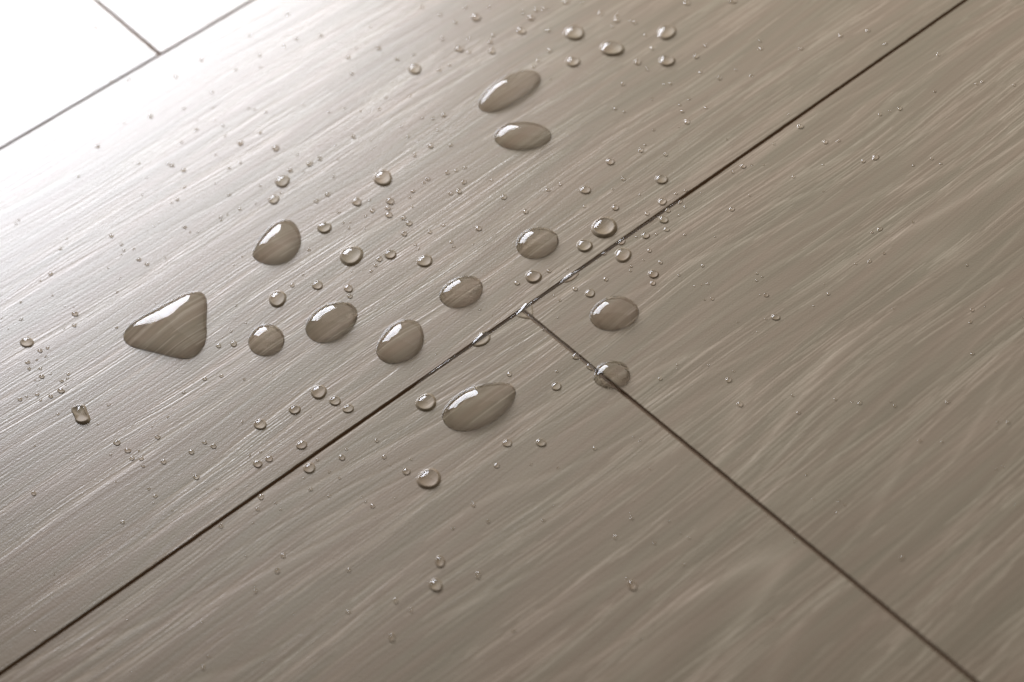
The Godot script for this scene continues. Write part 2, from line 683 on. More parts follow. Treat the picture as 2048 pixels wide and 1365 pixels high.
func water_thread(called: String, label: String, from: Vector2, to: Vector2, swell: float, salt: int) -> void:
	# water that fills a joint, its skin a little dished and uneven
	var n := FastNoiseLite.new()
	n.seed = salt
	n.fractal_type = FastNoiseLite.FRACTAL_NONE
	n.frequency = 0.09
	var along := (to - from).normalized()
	var side := Vector2(-along.y, along.x)
	var steps := int(from.distance_to(to) / 0.35)
	var st := SurfaceTool.new()
	st.begin(Mesh.PRIMITIVE_TRIANGLES)
	st.set_smooth_group(0)
	var across := 7
	for i in steps:
		for j in across - 1:
			var quad: Array[Vector3] = []
			for c in [[i, j], [i + 1, j], [i + 1, j + 1], [i, j + 1]]:
				var d: float = 0.35 * c[0]
				var s: float = -1.0 + 2.0 * c[1] / (across - 1.0)
				var ends := minf(1.0, minf(d, from.distance_to(to) - d) / 3.0)
				var h: float = -0.20 + swell * (0.6 + n.get_noise_2d(d, 0.0)) * ends * (1.0 - s * s) - 0.3 * (1.0 - ends) + 0.02 * n.get_noise_2d(d, 40.0)
				var p: Vector2 = from + along * d + side * s * 0.5
				quad.append(Vector3(p.x, h, p.y) * MM)
			for k in [0, 1, 2, 0, 2, 3]:
				st.add_vertex(quad[k])
	st.generate_normals()
	var o := MeshInstance3D.new()
	o.name = numbered(called)
	o.mesh = st.commit()
	o.material_override = skin_of_water
	add_child(o)
	tag(o, label, "water", "water standing in the joints")


func large_drops() -> void:
	shaped_drop("largest drop, triangular, with a wide white highlight along its upper edge", -51.08, -47.49, [Vector2(-8.80, -5.56), Vector2(-7.60, -6.99), Vector2(-5.63, -7.78), Vector2(-2.72, -7.53), Vector2(0.76, -7.06), Vector2(4.52, -6.77), Vector2(7.56, -6.20), Vector2(8.94, -5.23), Vector2(9.48, -3.58), Vector2(8.99, -1.54), Vector2(7.78, 0.41), Vector2(5.62, 3.59), Vector2(4.02, 6.40), Vector2(2.99, 7.98), Vector2(1.03, 9.45), Vector2(-1.11, 10.26), Vector2(-2.46, 9.79), Vector2(-3.60, 8.08), Vector2(-5.13, 5.17), Vector2(-6.72, 1.87), Vector2(-8.61, -1.21), Vector2(-9.31, -3.54)], 0, false)
	shaped_drop("dark egg-shaped drop with a broad white highlight, upper right of the triangular drop", -23.17, -51.37, [Vector2(-5.83, -1.19), Vector2(-4.22, -2.87), Vector2(-1.68, -4.56), Vector2(1.05, -5.58), Vector2(3.58, -5.84), Vector2(5.07, -4.96), Vector2(5.72, -3.25), Vector2(5.42, -0.81), Vector2(4.50, 1.68), Vector2(3.21, 3.73), Vector2(1.68, 5.00), Vector2(-0.29, 5.78), Vector2(-2.48, 5.58), Vector2(-4.28, 4.36), Vector2(-5.45, 2.61), Vector2(-6.00, 0.33)], 0, false)
	oval_drop("round brown drop with a small square highlight, first drop right of the triangular drop", -39.68, -30.66, 4.35, 3.57, 101, 0)
	oval_drop("tilted oval drop between the round brown drop and the upright oval drop", -27.89, -25.07, 5.43, 5.02, 166, 0)
	shaped_drop("upright oval drop on the middle plank with a long highlight, just above the long seam", -21.62, -10.55, [Vector2(-4.49, -1.79), Vector2(-3.36, -3.02), Vector2(-1.04, -4.49), Vector2(1.35, -5.17), Vector2(3.43, -4.95), Vector2(5.02, -3.62), Vector2(5.64, -1.86), Vector2(5.25, 0.19), Vector2(4.06, 2.36), Vector2(2.42, 4.02), Vector2(0.70, 4.85), Vector2(-1.16, 4.81), Vector2(-3.17, 4.13), Vector2(-4.39, 3.23), Vector2(-5.11, 1.62), Vector2(-5.14, -0.31)], 0, false)
	shaped_drop("clear oval drop above the long seam, upper right of the upright oval drop", -5.12, -12.50, [Vector2(-3.81, -2.46), Vector2(-2.38, -3.50), Vector2(-0.40, -3.95), Vector2(1.73, -3.74), Vector2(3.28, -2.75), Vector2(4.19, -1.35), Vector2(4.35, 0.37), Vector2(3.72, 2.02), Vector2(2.25, 3.50), Vector2(0.55, 4.22), Vector2(-1.27, 4.04), Vector2(-3.34, 2.94), Vector2(-4.38, 1.33), Vector2(-4.50, -0.67)], 0, false)
	shaped_drop("longest drop, a tapered oval with a long thin highlight, below the long seam", -20.25, 12.87, [Vector2(-6.51, -3.21), Vector2(-5.03, -4.36), Vector2(-2.65, -5.06), Vector2(-0.11, -5.15), Vector2(2.41, -4.37), Vector2(4.66, -2.84), Vector2(6.47, -1.15), Vector2(7.26, 0.22), Vector2(7.07, 1.85), Vector2(6.08, 3.09), Vector2(4.12, 4.19), Vector2(1.74, 4.85), Vector2(-1.13, 4.98), Vector2(-3.69, 4.32), Vector2(-6.11, 2.71), Vector2(-7.20, 0.94), Vector2(-7.39, -1.02)], 1, false)
	bead("small round drop beside the left tip of the longest drop", -26.97, 5.15, 2.30, 1.91, 106, 1)
	oval_drop("broad round clear drop on the middle plank, nearest above the water-filled seam", 13.35, -11.86, 4.53, 4.16, 107, 0)
	oval_drop("medium round drop touching the upper edge of the long seam", 25.17, -5.16, 2.96, 2.65, 119, 0)
	bead("small shiny drop just lower left of the drop touching the seam", 19.24, -4.21, 1.88, 1.56, 117, 0)
	bead("small round drop between the clear oval drop and the olive bulge in the seam", 7.00, -5.14, 1.91, 1.59, 114, 0)
	bead("small bright drop on the far right plank just below the long seam", 22.75, 3.29, 2.06, 1.68, 117, 2)
	oval_drop("broad pale drop right of the end joint, the largest on its plank", 11.59, 13.71, 4.63, 4.43, 73, 2)
	shaped_drop("pale round drop lying across the short end joint, joint visible through it", 1.07, 25.10, [Vector2(-2.47, -2.10), Vector2(-0.95, -3.41), Vector2(0.84, -3.74), Vector2(2.82, -2.49), Vector2(3.71, -0.58), Vector2(3.11, 1.56), Vector2(1.82, 3.09), Vector2(0.46, 3.58), Vector2(-0.99, 2.93), Vector2(-2.27, 2.08), Vector2(-3.02, 0.21), Vector2(-3.06, -1.12)], 2, true)
	shaped_drop("upper of two elongated drops at the edge of the glare, pointing up the grain", 38.22, -52.19, [Vector2(-7.49, -1.67), Vector2(-5.99, -2.88), Vector2(-3.38, -4.11), Vector2(0.30, -4.57), Vector2(3.72, -4.06), Vector2(6.62, -2.87), Vector2(8.04, -1.05), Vector2(7.82, 1.12), Vector2(6.64, 2.76), Vector2(4.60, 3.80), Vector2(1.71, 3.85), Vector2(-2.01, 3.77), Vector2(-5.12, 3.54), Vector2(-7.36, 2.22), Vector2(-8.09, 0.14)], 0, false)
	shaped_drop("lower of two elongated drops at the edge of the glare, lying level", 31.13, -38.81, [Vector2(-4.62, -3.92), Vector2(-3.29, -5.22), Vector2(-1.26, -5.74), Vector2(0.96, -5.00), Vector2(2.88, -3.31), Vector2(4.49, -0.67), Vector2(5.04, 1.81), Vector2(4.65, 4.01), Vector2(3.35, 5.48), Vector2(1.67, 5.95), Vector2(-0.66, 5.13), Vector2(-3.23, 3.17), Vector2(-4.78, 0.49), Vector2(-5.20, -2.19)], 0, false)
	bead("leftmost of five blurred round drops near the top edge of the photo", 60.13, -56.47, 2.77, 2.33, 110, 0)
	bead("widest of five blurred drops near the top edge, in their middle", 62.08, -45.93, 2.95, 2.52, 87, 0)
	bead("topmost right drop of the five blurred drops near the top edge", 73.54, -40.93, 2.59, 2.16, 121, 0)
	bead("smallest of the five blurred drops near the top edge, at their lower left", 53.57, -49.05, 1.89, 1.56, 115, 0)
	bead("lower right drop of the five blurred drops near the top edge", 67.18, -33.71, 2.01, 1.75, 119, 0)
	bead("dark round drop alone on the bright ridged grain, left of the elongated drops", 3.12, -50.78, 2.61, 2.02, 110, 0)
	bead("dark bead highest in the glare, lower left of the top blurred drops", 28.74, -74.19, 1.95, 1.53, 111, 0)
	bead("upper dark bead of a pair above the dark egg-shaped drop", -12.24, -66.39, 2.04, 1.62, 102, 0)
	bead("lower and smaller dark bead of the pair above the dark egg-shaped drop", -16.63, -63.04, 1.52, 1.18, 103, 0)
	bead("small brown bead just right of the dark egg-shaped drop", -13.97, -47.86, 1.84, 1.48, 104, 0)
	bead("medium brown round drop between the dark egg-shaped drop and the clear oval drop", -14.70, -36.96, 2.87, 2.47, 101, 0)
	bead("small brown round drop just above the round brown drop", -31.99, -38.25, 2.44, 1.80, 106, 0)
	bead("small round drop between the brown bead amid the ridges and the broad clear drop", -5.25, -24.58, 1.87, 1.56, 104, 0)
	bead("small bead right of the brown bead amid the ridges", -9.00, -31.31, 1.51, 1.21, 106, 0)
	shaped_drop("small pinched drop shaped like a dumbbell, alone at the left", -76.03, -41.50, [Vector2(-0.73, -2.37), Vector2(-0.04, -2.87), Vector2(1.11, -2.30), Vector2(1.85, -1.41), Vector2(1.38, 0.54), Vector2(0.93, 2.65), Vector2(0.22, 3.30), Vector2(-1.00, 2.76), Vector2(-1.60, 1.37), Vector2(-1.13, -0.25), Vector2(-0.99, -1.42)], 0, false)
	bead("round drop nearest the left edge of the photo, above a scatter of tiny beads", -74.64, -66.56, 1.76, 1.31, 85, 0)
	bead("largest of three round beads in a slanting row below the tilted oval drop", -39.84, -11.86, 1.89, 1.55, 98, 0)
	bead("middle of three round beads in a slanting row below the tilted oval drop", -38.89, -7.76, 1.33, 1.09, 98, 0)
	bead("lowest of three round beads in a slanting row, nearest the long seam", -38.19, -4.37, 1.22, 1.05, 82, 0)
	bead("round bead left of the slanting row of three beads", -45.58, -11.60, 1.32, 1.08, 95, 0)
	bead("round bead far below the round brown drop on the middle plank", -52.25, -13.42, 1.47, 1.19, 93, 0)
	bead("round bead just above the dark long seam, below the slanting row", -49.36, -3.54, 1.21, 1.02, 89, 0)
	bead("lone round drop on the near plank below the longest drop", -37.19, 19.82, 2.49, 2.15, 101, 1)
	bead("lower and rounder of two blurred beads low on the near plank", -49.90, 38.88, 1.47, 1.17, 104, 1)
	bead("upper of two blurred beads low on the near plank, slightly elongated", -46.47, 35.53, 1.36, 0.83, 122, 1)
	bead("round bead hugging the lower edge of the dark long seam", -51.37, 2.01, 1.36, 1.09, 101, 1)
	bead("blurred slanted bead near the bottom, left of the lower end joint", -26.11, 62.29, 1.24, 0.75, 116, 1)


func seam_water() -> void:
	water_thread("water_thread", "thread of water filling the long seam on either side of the three-cornered bead", Vector2(-27.0, 0.0), Vector2(42.0, 0.0), 0.16, 5)
	water_thread("water_thread", "short thread of water filling the end joint down to the pale drop", Vector2(0.0, 0.5), Vector2(0.0, 26.0), 0.15, 9)
	seam_bead("lens-shaped bead bulging from the long seam over the near plank edge", -10.05, 0.37, [Vector2(-2.30, -0.45), Vector2(-0.68, -1.30), Vector2(1.06, -1.67), Vector2(1.89, -1.16), Vector2(2.03, -0.10), Vector2(1.38, 1.05), Vector2(0.05, 1.66), Vector2(-1.28, 1.35), Vector2(-2.15, 0.61)], 0.80)
	seam_bead("three-cornered bead of water at the meeting of the long seam and end joint", 0.17, 1.05, [Vector2(-2.16, -0.51), Vector2(-0.79, -1.30), Vector2(1.38, -2.01), Vector2(2.21, -1.50), Vector2(1.71, 0.04), Vector2(-0.16, 2.36), Vector2(-0.72, 2.14), Vector2(-1.47, 0.78)], 0.45)
	seam_bead("flat olive bulge of water in the long seam right of the end joint", 12.08, 0.27, [Vector2(-2.13, -0.49), Vector2(-0.38, -0.94), Vector2(1.26, -0.93), Vector2(2.02, -0.31), Vector2(1.85, 0.49), Vector2(0.46, 0.94), Vector2(-1.02, 0.90), Vector2(-2.07, 0.35)], 0.50)
	seam_bead("little dark bead in the long seam near the seam-touching drop", 24.97, 0.37, [Vector2(-1.06, 0.09), Vector2(-0.28, -0.67), Vector2(0.57, -0.76), Vector2(0.95, -0.15), Vector2(0.38, 0.65), Vector2(-0.55, 0.84)], 1.20)
	seam_bead("glinting speck of water in the seam below the seam-touching drop", 20.61, 0.24, [Vector2(-0.68, -0.10), Vector2(-0.04, -0.40), Vector2(0.62, -0.28), Vector2(0.40, 0.28), Vector2(-0.30, 0.51)], 1.20)
	seam_bead("small bright bead high on the end joint below the three-cornered bead", -0.21, 7.18, [Vector2(-0.36, -0.32), Vector2(0.10, -0.57), Vector2(0.43, -0.22), Vector2(0.37, 0.45), Vector2(-0.14, 0.47), Vector2(-0.40, 0.19)], 1.20)
	seam_bead("clear bead midway down the wet end joint", -0.36, 16.75, [Vector2(-0.58, -0.53), Vector2(0.31, -1.02), Vector2(0.76, -0.54), Vector2(0.61, 0.37), Vector2(0.21, 1.00), Vector2(-0.47, 0.65), Vector2(-0.84, 0.08)], 1.20)
	seam_bead("dark glinting bead on the end joint touching the pale drop", -0.22, 20.57, [Vector2(-0.40, -0.67), Vector2(0.13, -1.16), Vector2(0.60, -0.85), Vector2(0.50, 0.27), Vector2(0.13, 1.28), Vector2(-0.34, 0.97), Vector2(-0.62, 0.16)], 1.20)
	seam_bead("tiny bead caught in the long seam toward the upper right", 40.14, 0.61, [Vector2(-0.69, 0.03), Vector2(0.01, -0.45), Vector2(0.53, -0.30), Vector2(0.45, 0.24), Vector2(-0.29, 0.47)], 1.20)


func small_drops() -> void:
	bead("small clear bead, second upper right of the drop touching the seam", 41.91, -7.02, 1.58, 1.27, 110, 0)
	bead("small clear bead, upper left of the drop touching the seam", 29.53, -16.18, 1.39, 1.12, 92, 0)
	bead("small clear bead, above the tilted oval drop", -24.23, -35.31, 1.47, 1.06, 98, 0)
	bead("small clear bead, lower right of the bead below the seam-touching drop", 23.40, 11.49, 1.25, 0.99, 115, 2)
	bead("small clear bead, left of the pale drop across the end joint", -7.57, 19.69, 1.15, 0.94, 102, 1)
	bead("small clear bead, second lower right of the longest drop", -17.88, 27.89, 1.08, 0.89, 87, 1)
	bead("small clear bead, second upper right of the dark bead at the top of the glare", 48.97, -77.99, 1.62, 1.12, 110, 0)
	bead("small clear bead, left of the left of the top five blurred drops", 52.83, -66.26, 1.47, 1.09, 104, 0)
	bead("small clear bead, second upper right of the bead below the seam-touching drop", 34.57, 1.85, 1.19, 0.97, 106, 2)
	bead("small clear bead, lower left of the dark round bead on the bright grain", -4.89, -49.04, 1.42, 1.02, 102, 0)
	bead("small clear bead, upper left of the broad pale drop", 11.77, 6.36, 1.24, 0.96, 113, 2)
	bead("small clear bead, nearest lower right of the longest drop", -22.22, 23.57, 1.04, 0.85, 91, 1)
	bead("small clear bead, nearest upper right of the dark bead at the top of the glare", 39.62, -72.04, 1.27, 0.95, 90, 0)
	bead("small clear bead, nearest upper right of the drop touching the seam", 37.78, -2.11, 1.15, 0.90, 115, 0)
	bead("small clear bead, below the brown bead amid the ridges", -20.38, -29.90, 1.24, 0.89, 103, 0)
	bead("small clear bead, right of the broad pale drop", 31.57, 36.34, 0.93, 0.82, 89, 2)
	bead("small clear bead, below the bead far below the round brown drop", -57.73, -5.83, 1.09, 0.80, 92, 0)
	bead("small clear bead, above the drop touching the seam", 38.34, -18.75, 1.16, 0.87, 115, 0)
	bead("small clear bead, nearest below the dark round bead on the bright grain", 0.06, -43.87, 1.16, 0.85, 99, 0)
	bead("small clear bead, upper right of the top right blurred drop", 90.21, -37.75, 1.03, 0.74, 61, 0)
	bead("small clear bead, nearest upper right of the bead below the seam-touching drop", 29.26, 2.55, 1.02, 0.80, 115, 2)
	bead("small clear bead, upper left of the upper elongated drop", 44.12, -65.87, 1.30, 0.87, 114, 0)
	bead("small clear bead, left of the round drop on the near plank", -39.12, 15.54, 0.90, 0.70, 100, 1)
	bead("small clear bead, lower right of the lowest-middle blurred drop", 62.83, -38.31, 1.13, 0.81, 117, 0)
	bead("small clear bead, second below the dark round bead on the bright grain", -2.51, -40.78, 1.03, 0.76, 100, 0)
	bead("small clear bead, lower left of the bead at the near seam", -55.52, -5.26, 0.92, 0.67, 94, 0)
	bead("tiny dark water dot, above the upper bead above the egg-shaped drop", -7.41, -76.30, 1.14, 0.77, 102, 0)
	bead("tiny clear bead, second left of the left of the top five blurred drops", 57.16, -68.08, 1.11, 0.80, 108, 0)
	bead("tiny clear bead, above the lowest-middle blurred drop", 69.35, -52.69, 1.19, 0.81, 119, 0)
	bead("tiny clear bead, above the left of the top five blurred drops", 66.03, -66.28, 0.96, 0.73, 77, 0)
	bead("tiny clear bead, upper right of the top right blurred drop", 83.43, -45.21, 1.08, 0.80, 117, 0)
	bead("tiny clear bead, nearest upper right of the drop touching the seam", 30.32, -7.81, 0.96, 0.73, 116, 0)
	bead("tiny clear bead, fourth lower right of the lower right blurred drop", 74.65, 19.91, 0.96, 0.71, 132, 2)
	bead("tiny clear bead, nearest upper left of the pinched drop", -75.84, -49.67, 0.93, 0.63, 78, 0)
	bead("tiny clear bead, nearest lower right of the pinched drop", -74.36, -29.83, 0.87, 0.61, 85, 0)
	bead("tiny clear bead, upper left of the broad clear drop", 16.94, -27.09, 0.87, 0.67, 102, 0)
	bead("tiny clear bead, second upper right of the bead beside the brown bead", -1.08, -35.64, 0.91, 0.67, 103, 0)
	bead("tiny clear bead, left of the broad clear drop", 7.80, -23.77, 0.85, 0.65, 99, 0)
	bead("tiny clear bead, second lower right of the lower right blurred drop", 71.26, 2.41, 0.81, 0.67, 117, 2)
	bead("tiny dark water dot, upper right of the round bead at the left edge", -63.65, -66.04, 0.94, 0.63, 89, 0)
	bead("tiny clear bead, nearest left of the round brown drop", -44.84, -34.56, 0.90, 0.63, 97, 0)
	bead("tiny clear bead, second lower right of the pinched drop", -73.80, -26.66, 0.82, 0.58, 84, 0)
	bead("tiny clear bead, nearest right of the pale drop across the end joint", 15.28, 41.23, 0.71, 0.60, 116, 2)
	bead("tiny clear bead, second right of the pale drop across the end joint", 12.77, 46.81, 0.69, 0.59, 116, 2)
	bead("tiny clear bead, right of the bead hugging the seam", -45.67, 4.32, 0.81, 0.60, 101, 1)
	bead("tiny dark water dot, upper left of the upper bead above the egg-shaped drop", -11.88, -83.79, 0.99, 0.65, 103, 0)
	bead("tiny clear bead, nearest upper right of the upper bead above the egg-shaped drop", -5.13, -66.38, 0.94, 0.64, 104, 0)
	bead("tiny clear bead, upper right of the dark round bead on the bright grain", 16.02, -51.13, 0.92, 0.64, 110, 0)
	bead("tiny clear bead, upper right of the left of the top five blurred drops", 68.48, -57.24, 0.91, 0.67, 112, 0)
	bead("tiny clear bead, nearest below the lower right blurred drop", 56.98, -16.00, 0.93, 0.63, 125, 0)
	bead("tiny clear bead, second upper right of the drop touching the seam", 44.84, -16.74, 0.86, 0.62, 120, 0)
	bead("tiny clear bead, nearest upper right of the bead below the seam-touching drop", 33.15, 4.35, 0.68, 0.57, 85, 2)
	bead("tiny clear bead, nearest below the dark round bead on the bright grain", -1.45, -42.56, 0.80, 0.60, 93, 0)
	bead("tiny clear bead, third right of the dark round bead on the bright grain", 11.64, -35.41, 0.87, 0.62, 110, 0)
	bead("tiny clear bead, nearest right of the lower right blurred drop", 72.29, -30.05, 0.89, 0.65, 121, 0)
	bead("tiny clear bead, nearest lower right of the lower right blurred drop", 55.45, 2.35, 0.74, 0.60, 114, 2)
	bead("tiny clear bead, third upper right of the bead below the seam-touching drop", 45.63, 9.61, 0.71, 0.59, 111, 2)
	bead("tiny clear bead, nearest lower left of the bead far below the round brown drop", -61.44, -15.48, 0.74, 0.54, 89, 0)
	bead("tiny clear bead, lower left of the bead beside the brown bead", -11.28, -31.88, 0.87, 0.61, 108, 0)
	bead("tiny clear bead, nearest upper right of the bead beside the brown bead", -3.55, -33.94, 0.85, 0.61, 106, 0)
	bead("tiny clear bead, lower right of the bead below the seam-touching drop", 21.79, 13.18, 0.75, 0.58, 118, 2)
	bead("tiny clear bead, second left of the bead far below the round brown drop", -65.19, -17.37, 0.74, 0.53, 89, 0)
	bead("tiny clear bead, second lower left of the bead far below the round brown drop", -67.63, -11.58, 0.75, 0.54, 94, 0)
	bead("tiny clear bead, nearest lower left of the bead hugging the seam", -61.42, 1.03, 0.75, 0.54, 100, 1)
	bead("tiny clear bead, lower left of the lower blurred bead", -61.45, 41.97, 1.04, 0.52, 122, 1)
	bead("tiny clear bead, fifth lower right of the pinched drop", -70.22, -19.25, 0.73, 0.51, 93, 0)
	bead("tiny clear bead, below the longest drop", -26.71, 26.23, 0.65, 0.51, 106, 1)
	bead("tiny clear bead, second above the bead right of the egg-shaped drop", -7.82, -55.58, 0.80, 0.56, 102, 0)
	bead("tiny clear bead, above the upper elongated drop", 45.83, -68.56, 0.95, 0.61, 117, 0)
	bead("tiny clear bead, lower right of the dark bead at the top of the glare", 23.79, -56.78, 0.75, 0.56, 96, 0)
	bead("tiny clear bead, above the broad clear drop", 17.32, -20.45, 0.78, 0.55, 115, 0)
	bead("tiny clear bead, second upper right of the bead below the seam-touching drop", 36.86, 0.60, 0.67, 0.54, 112, 2)
	bead("tiny clear bead, second below the dark round bead on the bright grain", -4.11, -44.37, 0.78, 0.55, 104, 0)
	bead("tiny clear bead, lower left of the lower elongated drop", 14.07, -36.85, 0.78, 0.56, 109, 0)
	bead("tiny clear bead, above the bead beside the brown bead", -0.94, -37.81, 0.76, 0.55, 105, 0)
	bead("tiny clear bead, third lower right of the lower right blurred drop", 71.34, 9.43, 0.74, 0.55, 129, 2)
	bead("tiny clear bead, second right of the bead below the seam-touching drop", 60.81, 34.36, 0.67, 0.52, 133, 2)
	bead("tiny clear bead, second lower right of the round bead at the left edge", -76.85, -55.92, 0.75, 0.50, 87, 0)
	bead("tiny clear bead, right of the pinched drop", -67.99, -25.24, 0.68, 0.48, 87, 0)
	bead("tiny clear bead, upper right of the tilted oval drop", -21.40, -27.90, 0.69, 0.51, 91, 0)
	bead("tiny clear bead, left of the bead above the olive seam bulge", 3.74, -6.18, 0.69, 0.53, 107, 0)
	bead("tiny clear bead, right of the bead above the olive seam bulge", 10.52, 3.39, 0.64, 0.51, 100, 2)
	bead("tiny clear bead, upper right of the longest drop", -11.80, 11.02, 0.66, 0.51, 110, 1)
	bead("tiny clear bead, nearest right of the bead below the seam-touching drop", 34.26, 31.05, 0.64, 0.51, 124, 2)
	bead("tiny clear bead, right of the upper blurred bead", -43.43, 42.35, 0.88, 0.47, 124, 1)
	bead("tiny dark water dot, second left of the lower bead above the egg-shaped drop", -26.31, -89.42, 0.74, 0.51, 85, 0)
	bead("tiny dark water dot, nearest left of the lower bead above the egg-shaped drop", -25.33, -86.00, 0.77, 0.52, 92, 0)
	bead("tiny clear bead, nearest right of the dark round bead on the bright grain", 9.43, -43.30, 0.66, 0.50, 88, 0)
	bead("tiny clear bead, third right of the lower right blurred drop", 88.22, 13.51, 0.75, 0.52, 134, 2)
	bead("tiny clear bead, nearest lower right of the round bead at the left edge", -73.77, -62.45, 0.72, 0.48, 87, 0)
	bead("tiny clear bead, nearest below the round bead at the left edge", -77.09, -61.52, 0.71, 0.47, 87, 0)
	bead("tiny clear bead, second below the round bead at the left edge", -82.86, -53.85, 0.67, 0.45, 79, 0)
	bead("tiny clear bead, second left of the round brown drop", -47.24, -36.38, 0.71, 0.49, 98, 0)
	bead("tiny clear bead, lower left of the bead below the seam-touching drop", 16.29, 5.76, 0.63, 0.49, 111, 2)
	bead("tiny clear bead, third lower right of the pinched drop", -74.17, -24.40, 0.63, 0.45, 84, 0)
	bead("tiny clear bead, fourth lower right of the pinched drop", -72.89, -23.04, 0.63, 0.45, 84, 0)
	bead("tiny clear bead, lower left of the pinched drop", -91.94, -30.86, 0.69, 0.46, 93, 0)
	bead("tiny clear bead, below the bead hugging the seam", -68.15, 16.72, 0.72, 0.45, 113, 1)
	bead("tiny clear bead, second upper right of the upper bead above the egg-shaped drop", -2.63, -66.12, 0.77, 0.51, 107, 0)
	bead("tiny dark water dot, upper right of the upper bead above the egg-shaped drop", -9.13, -67.93, 0.73, 0.50, 100, 0)
	bead("tiny clear bead, nearest above the bead right of the egg-shaped drop", -10.60, -55.70, 0.74, 0.50, 106, 0)
	bead("tiny clear bead, upper left of the left of the top five blurred drops", 59.79, -69.37, 0.86, 0.55, 118, 0)
	bead("tiny clear bead, nearest left of the left of the top five blurred drops", 56.94, -61.59, 0.78, 0.54, 115, 0)
	bead("tiny clear bead, upper left of the dark round bead on the bright grain", 6.42, -66.40, 0.74, 0.51, 104, 0)
	bead("tiny clear bead, left of the top right blurred drop", 71.36, -48.94, 0.83, 0.54, 122, 0)
	bead("tiny clear bead, upper left of the small left blurred drop", 52.59, -55.96, 0.81, 0.53, 118, 0)
	bead("tiny clear bead, second below the lower right blurred drop", 47.43, -11.92, 0.70, 0.50, 122, 0)
	bead("tiny clear bead, above the drop touching the seam", 36.84, -12.89, 0.64, 0.49, 115, 0)
	bead("tiny clear bead, right of the drop touching the seam", 33.47, -1.84, 0.66, 0.48, 121, 0)
	bead("tiny clear bead, second right of the dark round bead on the bright grain", 13.41, -41.78, 0.73, 0.50, 112, 0)
	bead("tiny clear bead, lower right of the dark round bead on the bright grain", 5.11, -42.78, 0.64, 0.48, 95, 0)
	bead("tiny clear bead, above the bead left of the clear oval drop", 0.39, -30.43, 0.61, 0.47, 92, 0)
	bead("tiny clear bead, second right of the lower right blurred drop", 70.74, -21.04, 0.70, 0.51, 122, 0)
	bead("tiny clear bead, right of the top right blurred drop", 97.01, -11.76, 0.77, 0.51, 131, 0)
	bead("tiny clear bead, second upper left of the pinched drop", -78.01, -49.94, 0.67, 0.45, 91, 0)
	bead("tiny clear bead, lower right of the triangular drop", -53.79, -31.09, 0.61, 0.44, 88, 0)
	bead("tiny clear bead, nearest left of the bead far below the round brown drop", -62.18, -17.50, 0.58, 0.42, 84, 0)
	bead("tiny clear bead, third right of the pale drop across the end joint", 27.57, 61.54, 0.49, 0.42, 134, 2)
	bead("tiny clear bead, second lower left of the bead hugging the seam", -70.30, 1.28, 0.56, 0.41, 89, 1)
	bead("tiny clear bead, upper left of the round drop on the near plank", -40.01, 9.85, 0.59, 0.44, 106, 1)
	bead("tiny clear bead, lower left of the round drop on the near plank", -48.00, 17.40, 0.54, 0.42, 94, 1)
	bead("tiny clear bead, right of the slanted bead near the bottom", 8.83, 89.23, 0.55, 0.39, 139, 2)
	bead("minute clear bead, right of the dark bead at the top of the glare", 32.22, -69.70, 0.76, 0.50, 113, 0)
	bead("minute clear bead, second upper left of the dark bead at the top of the glare", 27.59, -86.48, 0.75, 0.50, 106, 0)
	bead("minute clear bead, left of the lower elongated drop", 19.04, -47.97, 0.65, 0.47, 106, 0)
	bead("minute clear bead, upper left of the lower right blurred drop", 67.99, -39.43, 0.74, 0.49, 122, 0)
	bead("minute clear bead, nearest below the lowest-middle blurred drop", 56.04, -35.24, 0.71, 0.49, 121, 0)
	bead("minute clear bead, second below the lowest-middle blurred drop", 49.75, -30.61, 0.69, 0.48, 120, 0)
	bead("minute clear bead, nearest right of the dark round bead on the bright grain", 10.10, -36.21, 0.62, 0.46, 104, 0)
	bead("minute clear bead, fifth lower right of the lower right blurred drop", 72.25, 18.92, 0.62, 0.45, 132, 2)
	bead("minute clear bead, second upper left of the pinched drop", -79.78, -52.39, 0.60, 0.40, 83, 0)
	bead("minute clear bead, second right of the round bead at the left edge", -65.34, -63.26, 0.66, 0.44, 93, 0)
	bead("minute dark water dot, nearest above the round bead at the left edge", -61.74, -80.19, 0.70, 0.45, 94, 0)
	bead("minute dark water dot, fourth upper left of the triangular drop", -46.90, -80.26, 0.71, 0.46, 97, 0)
	bead("minute dark water dot, second upper left of the triangular drop", -46.33, -69.58, 0.65, 0.44, 91, 0)
	bead("minute clear bead, upper right of the bead above the round brown drop", -27.82, -39.16, 0.67, 0.45, 107, 0)
	bead("minute clear bead, right of the bead above the olive seam bulge", 10.07, -4.06, 0.56, 0.44, 104, 0)
	bead("minute clear bead, nearest right of the bead below the seam-touching drop", 27.06, 6.20, 0.60, 0.44, 120, 2)
	bead("minute clear bead, second right of the bead below the seam-touching drop", 26.45, 10.13, 0.59, 0.44, 121, 2)
	bead("minute clear bead, nearest right of the pale drop across the end joint", 6.88, 32.08, 0.48, 0.41, 104, 2)
	bead("minute clear bead, fifth right of the bead below the seam-touching drop", 53.38, 38.89, 0.52, 0.42, 131, 2)
	bead("minute clear bead, seventh right of the bead below the seam-touching drop", 57.00, 60.71, 0.49, 0.40, 143, 2)
	bead("minute clear bead, third lower right of the pinched drop", -75.49, -13.40, 0.55, 0.40, 89, 0)
	bead("minute clear bead, below the pinched drop", -82.96, -12.69, 0.55, 0.39, 88, 0)
	bead("minute clear bead, second below the bead hugging the seam", -65.58, 14.74, 0.65, 0.40, 114, 1)
	bead("minute clear bead, nearest left of the lower blurred bead", -56.72, 36.51, 0.67, 0.39, 120, 1)
	bead("minute clear bead, second left of the dark bead at the top of the glare", 21.05, -89.40, 0.74, 0.47, 109, 0)
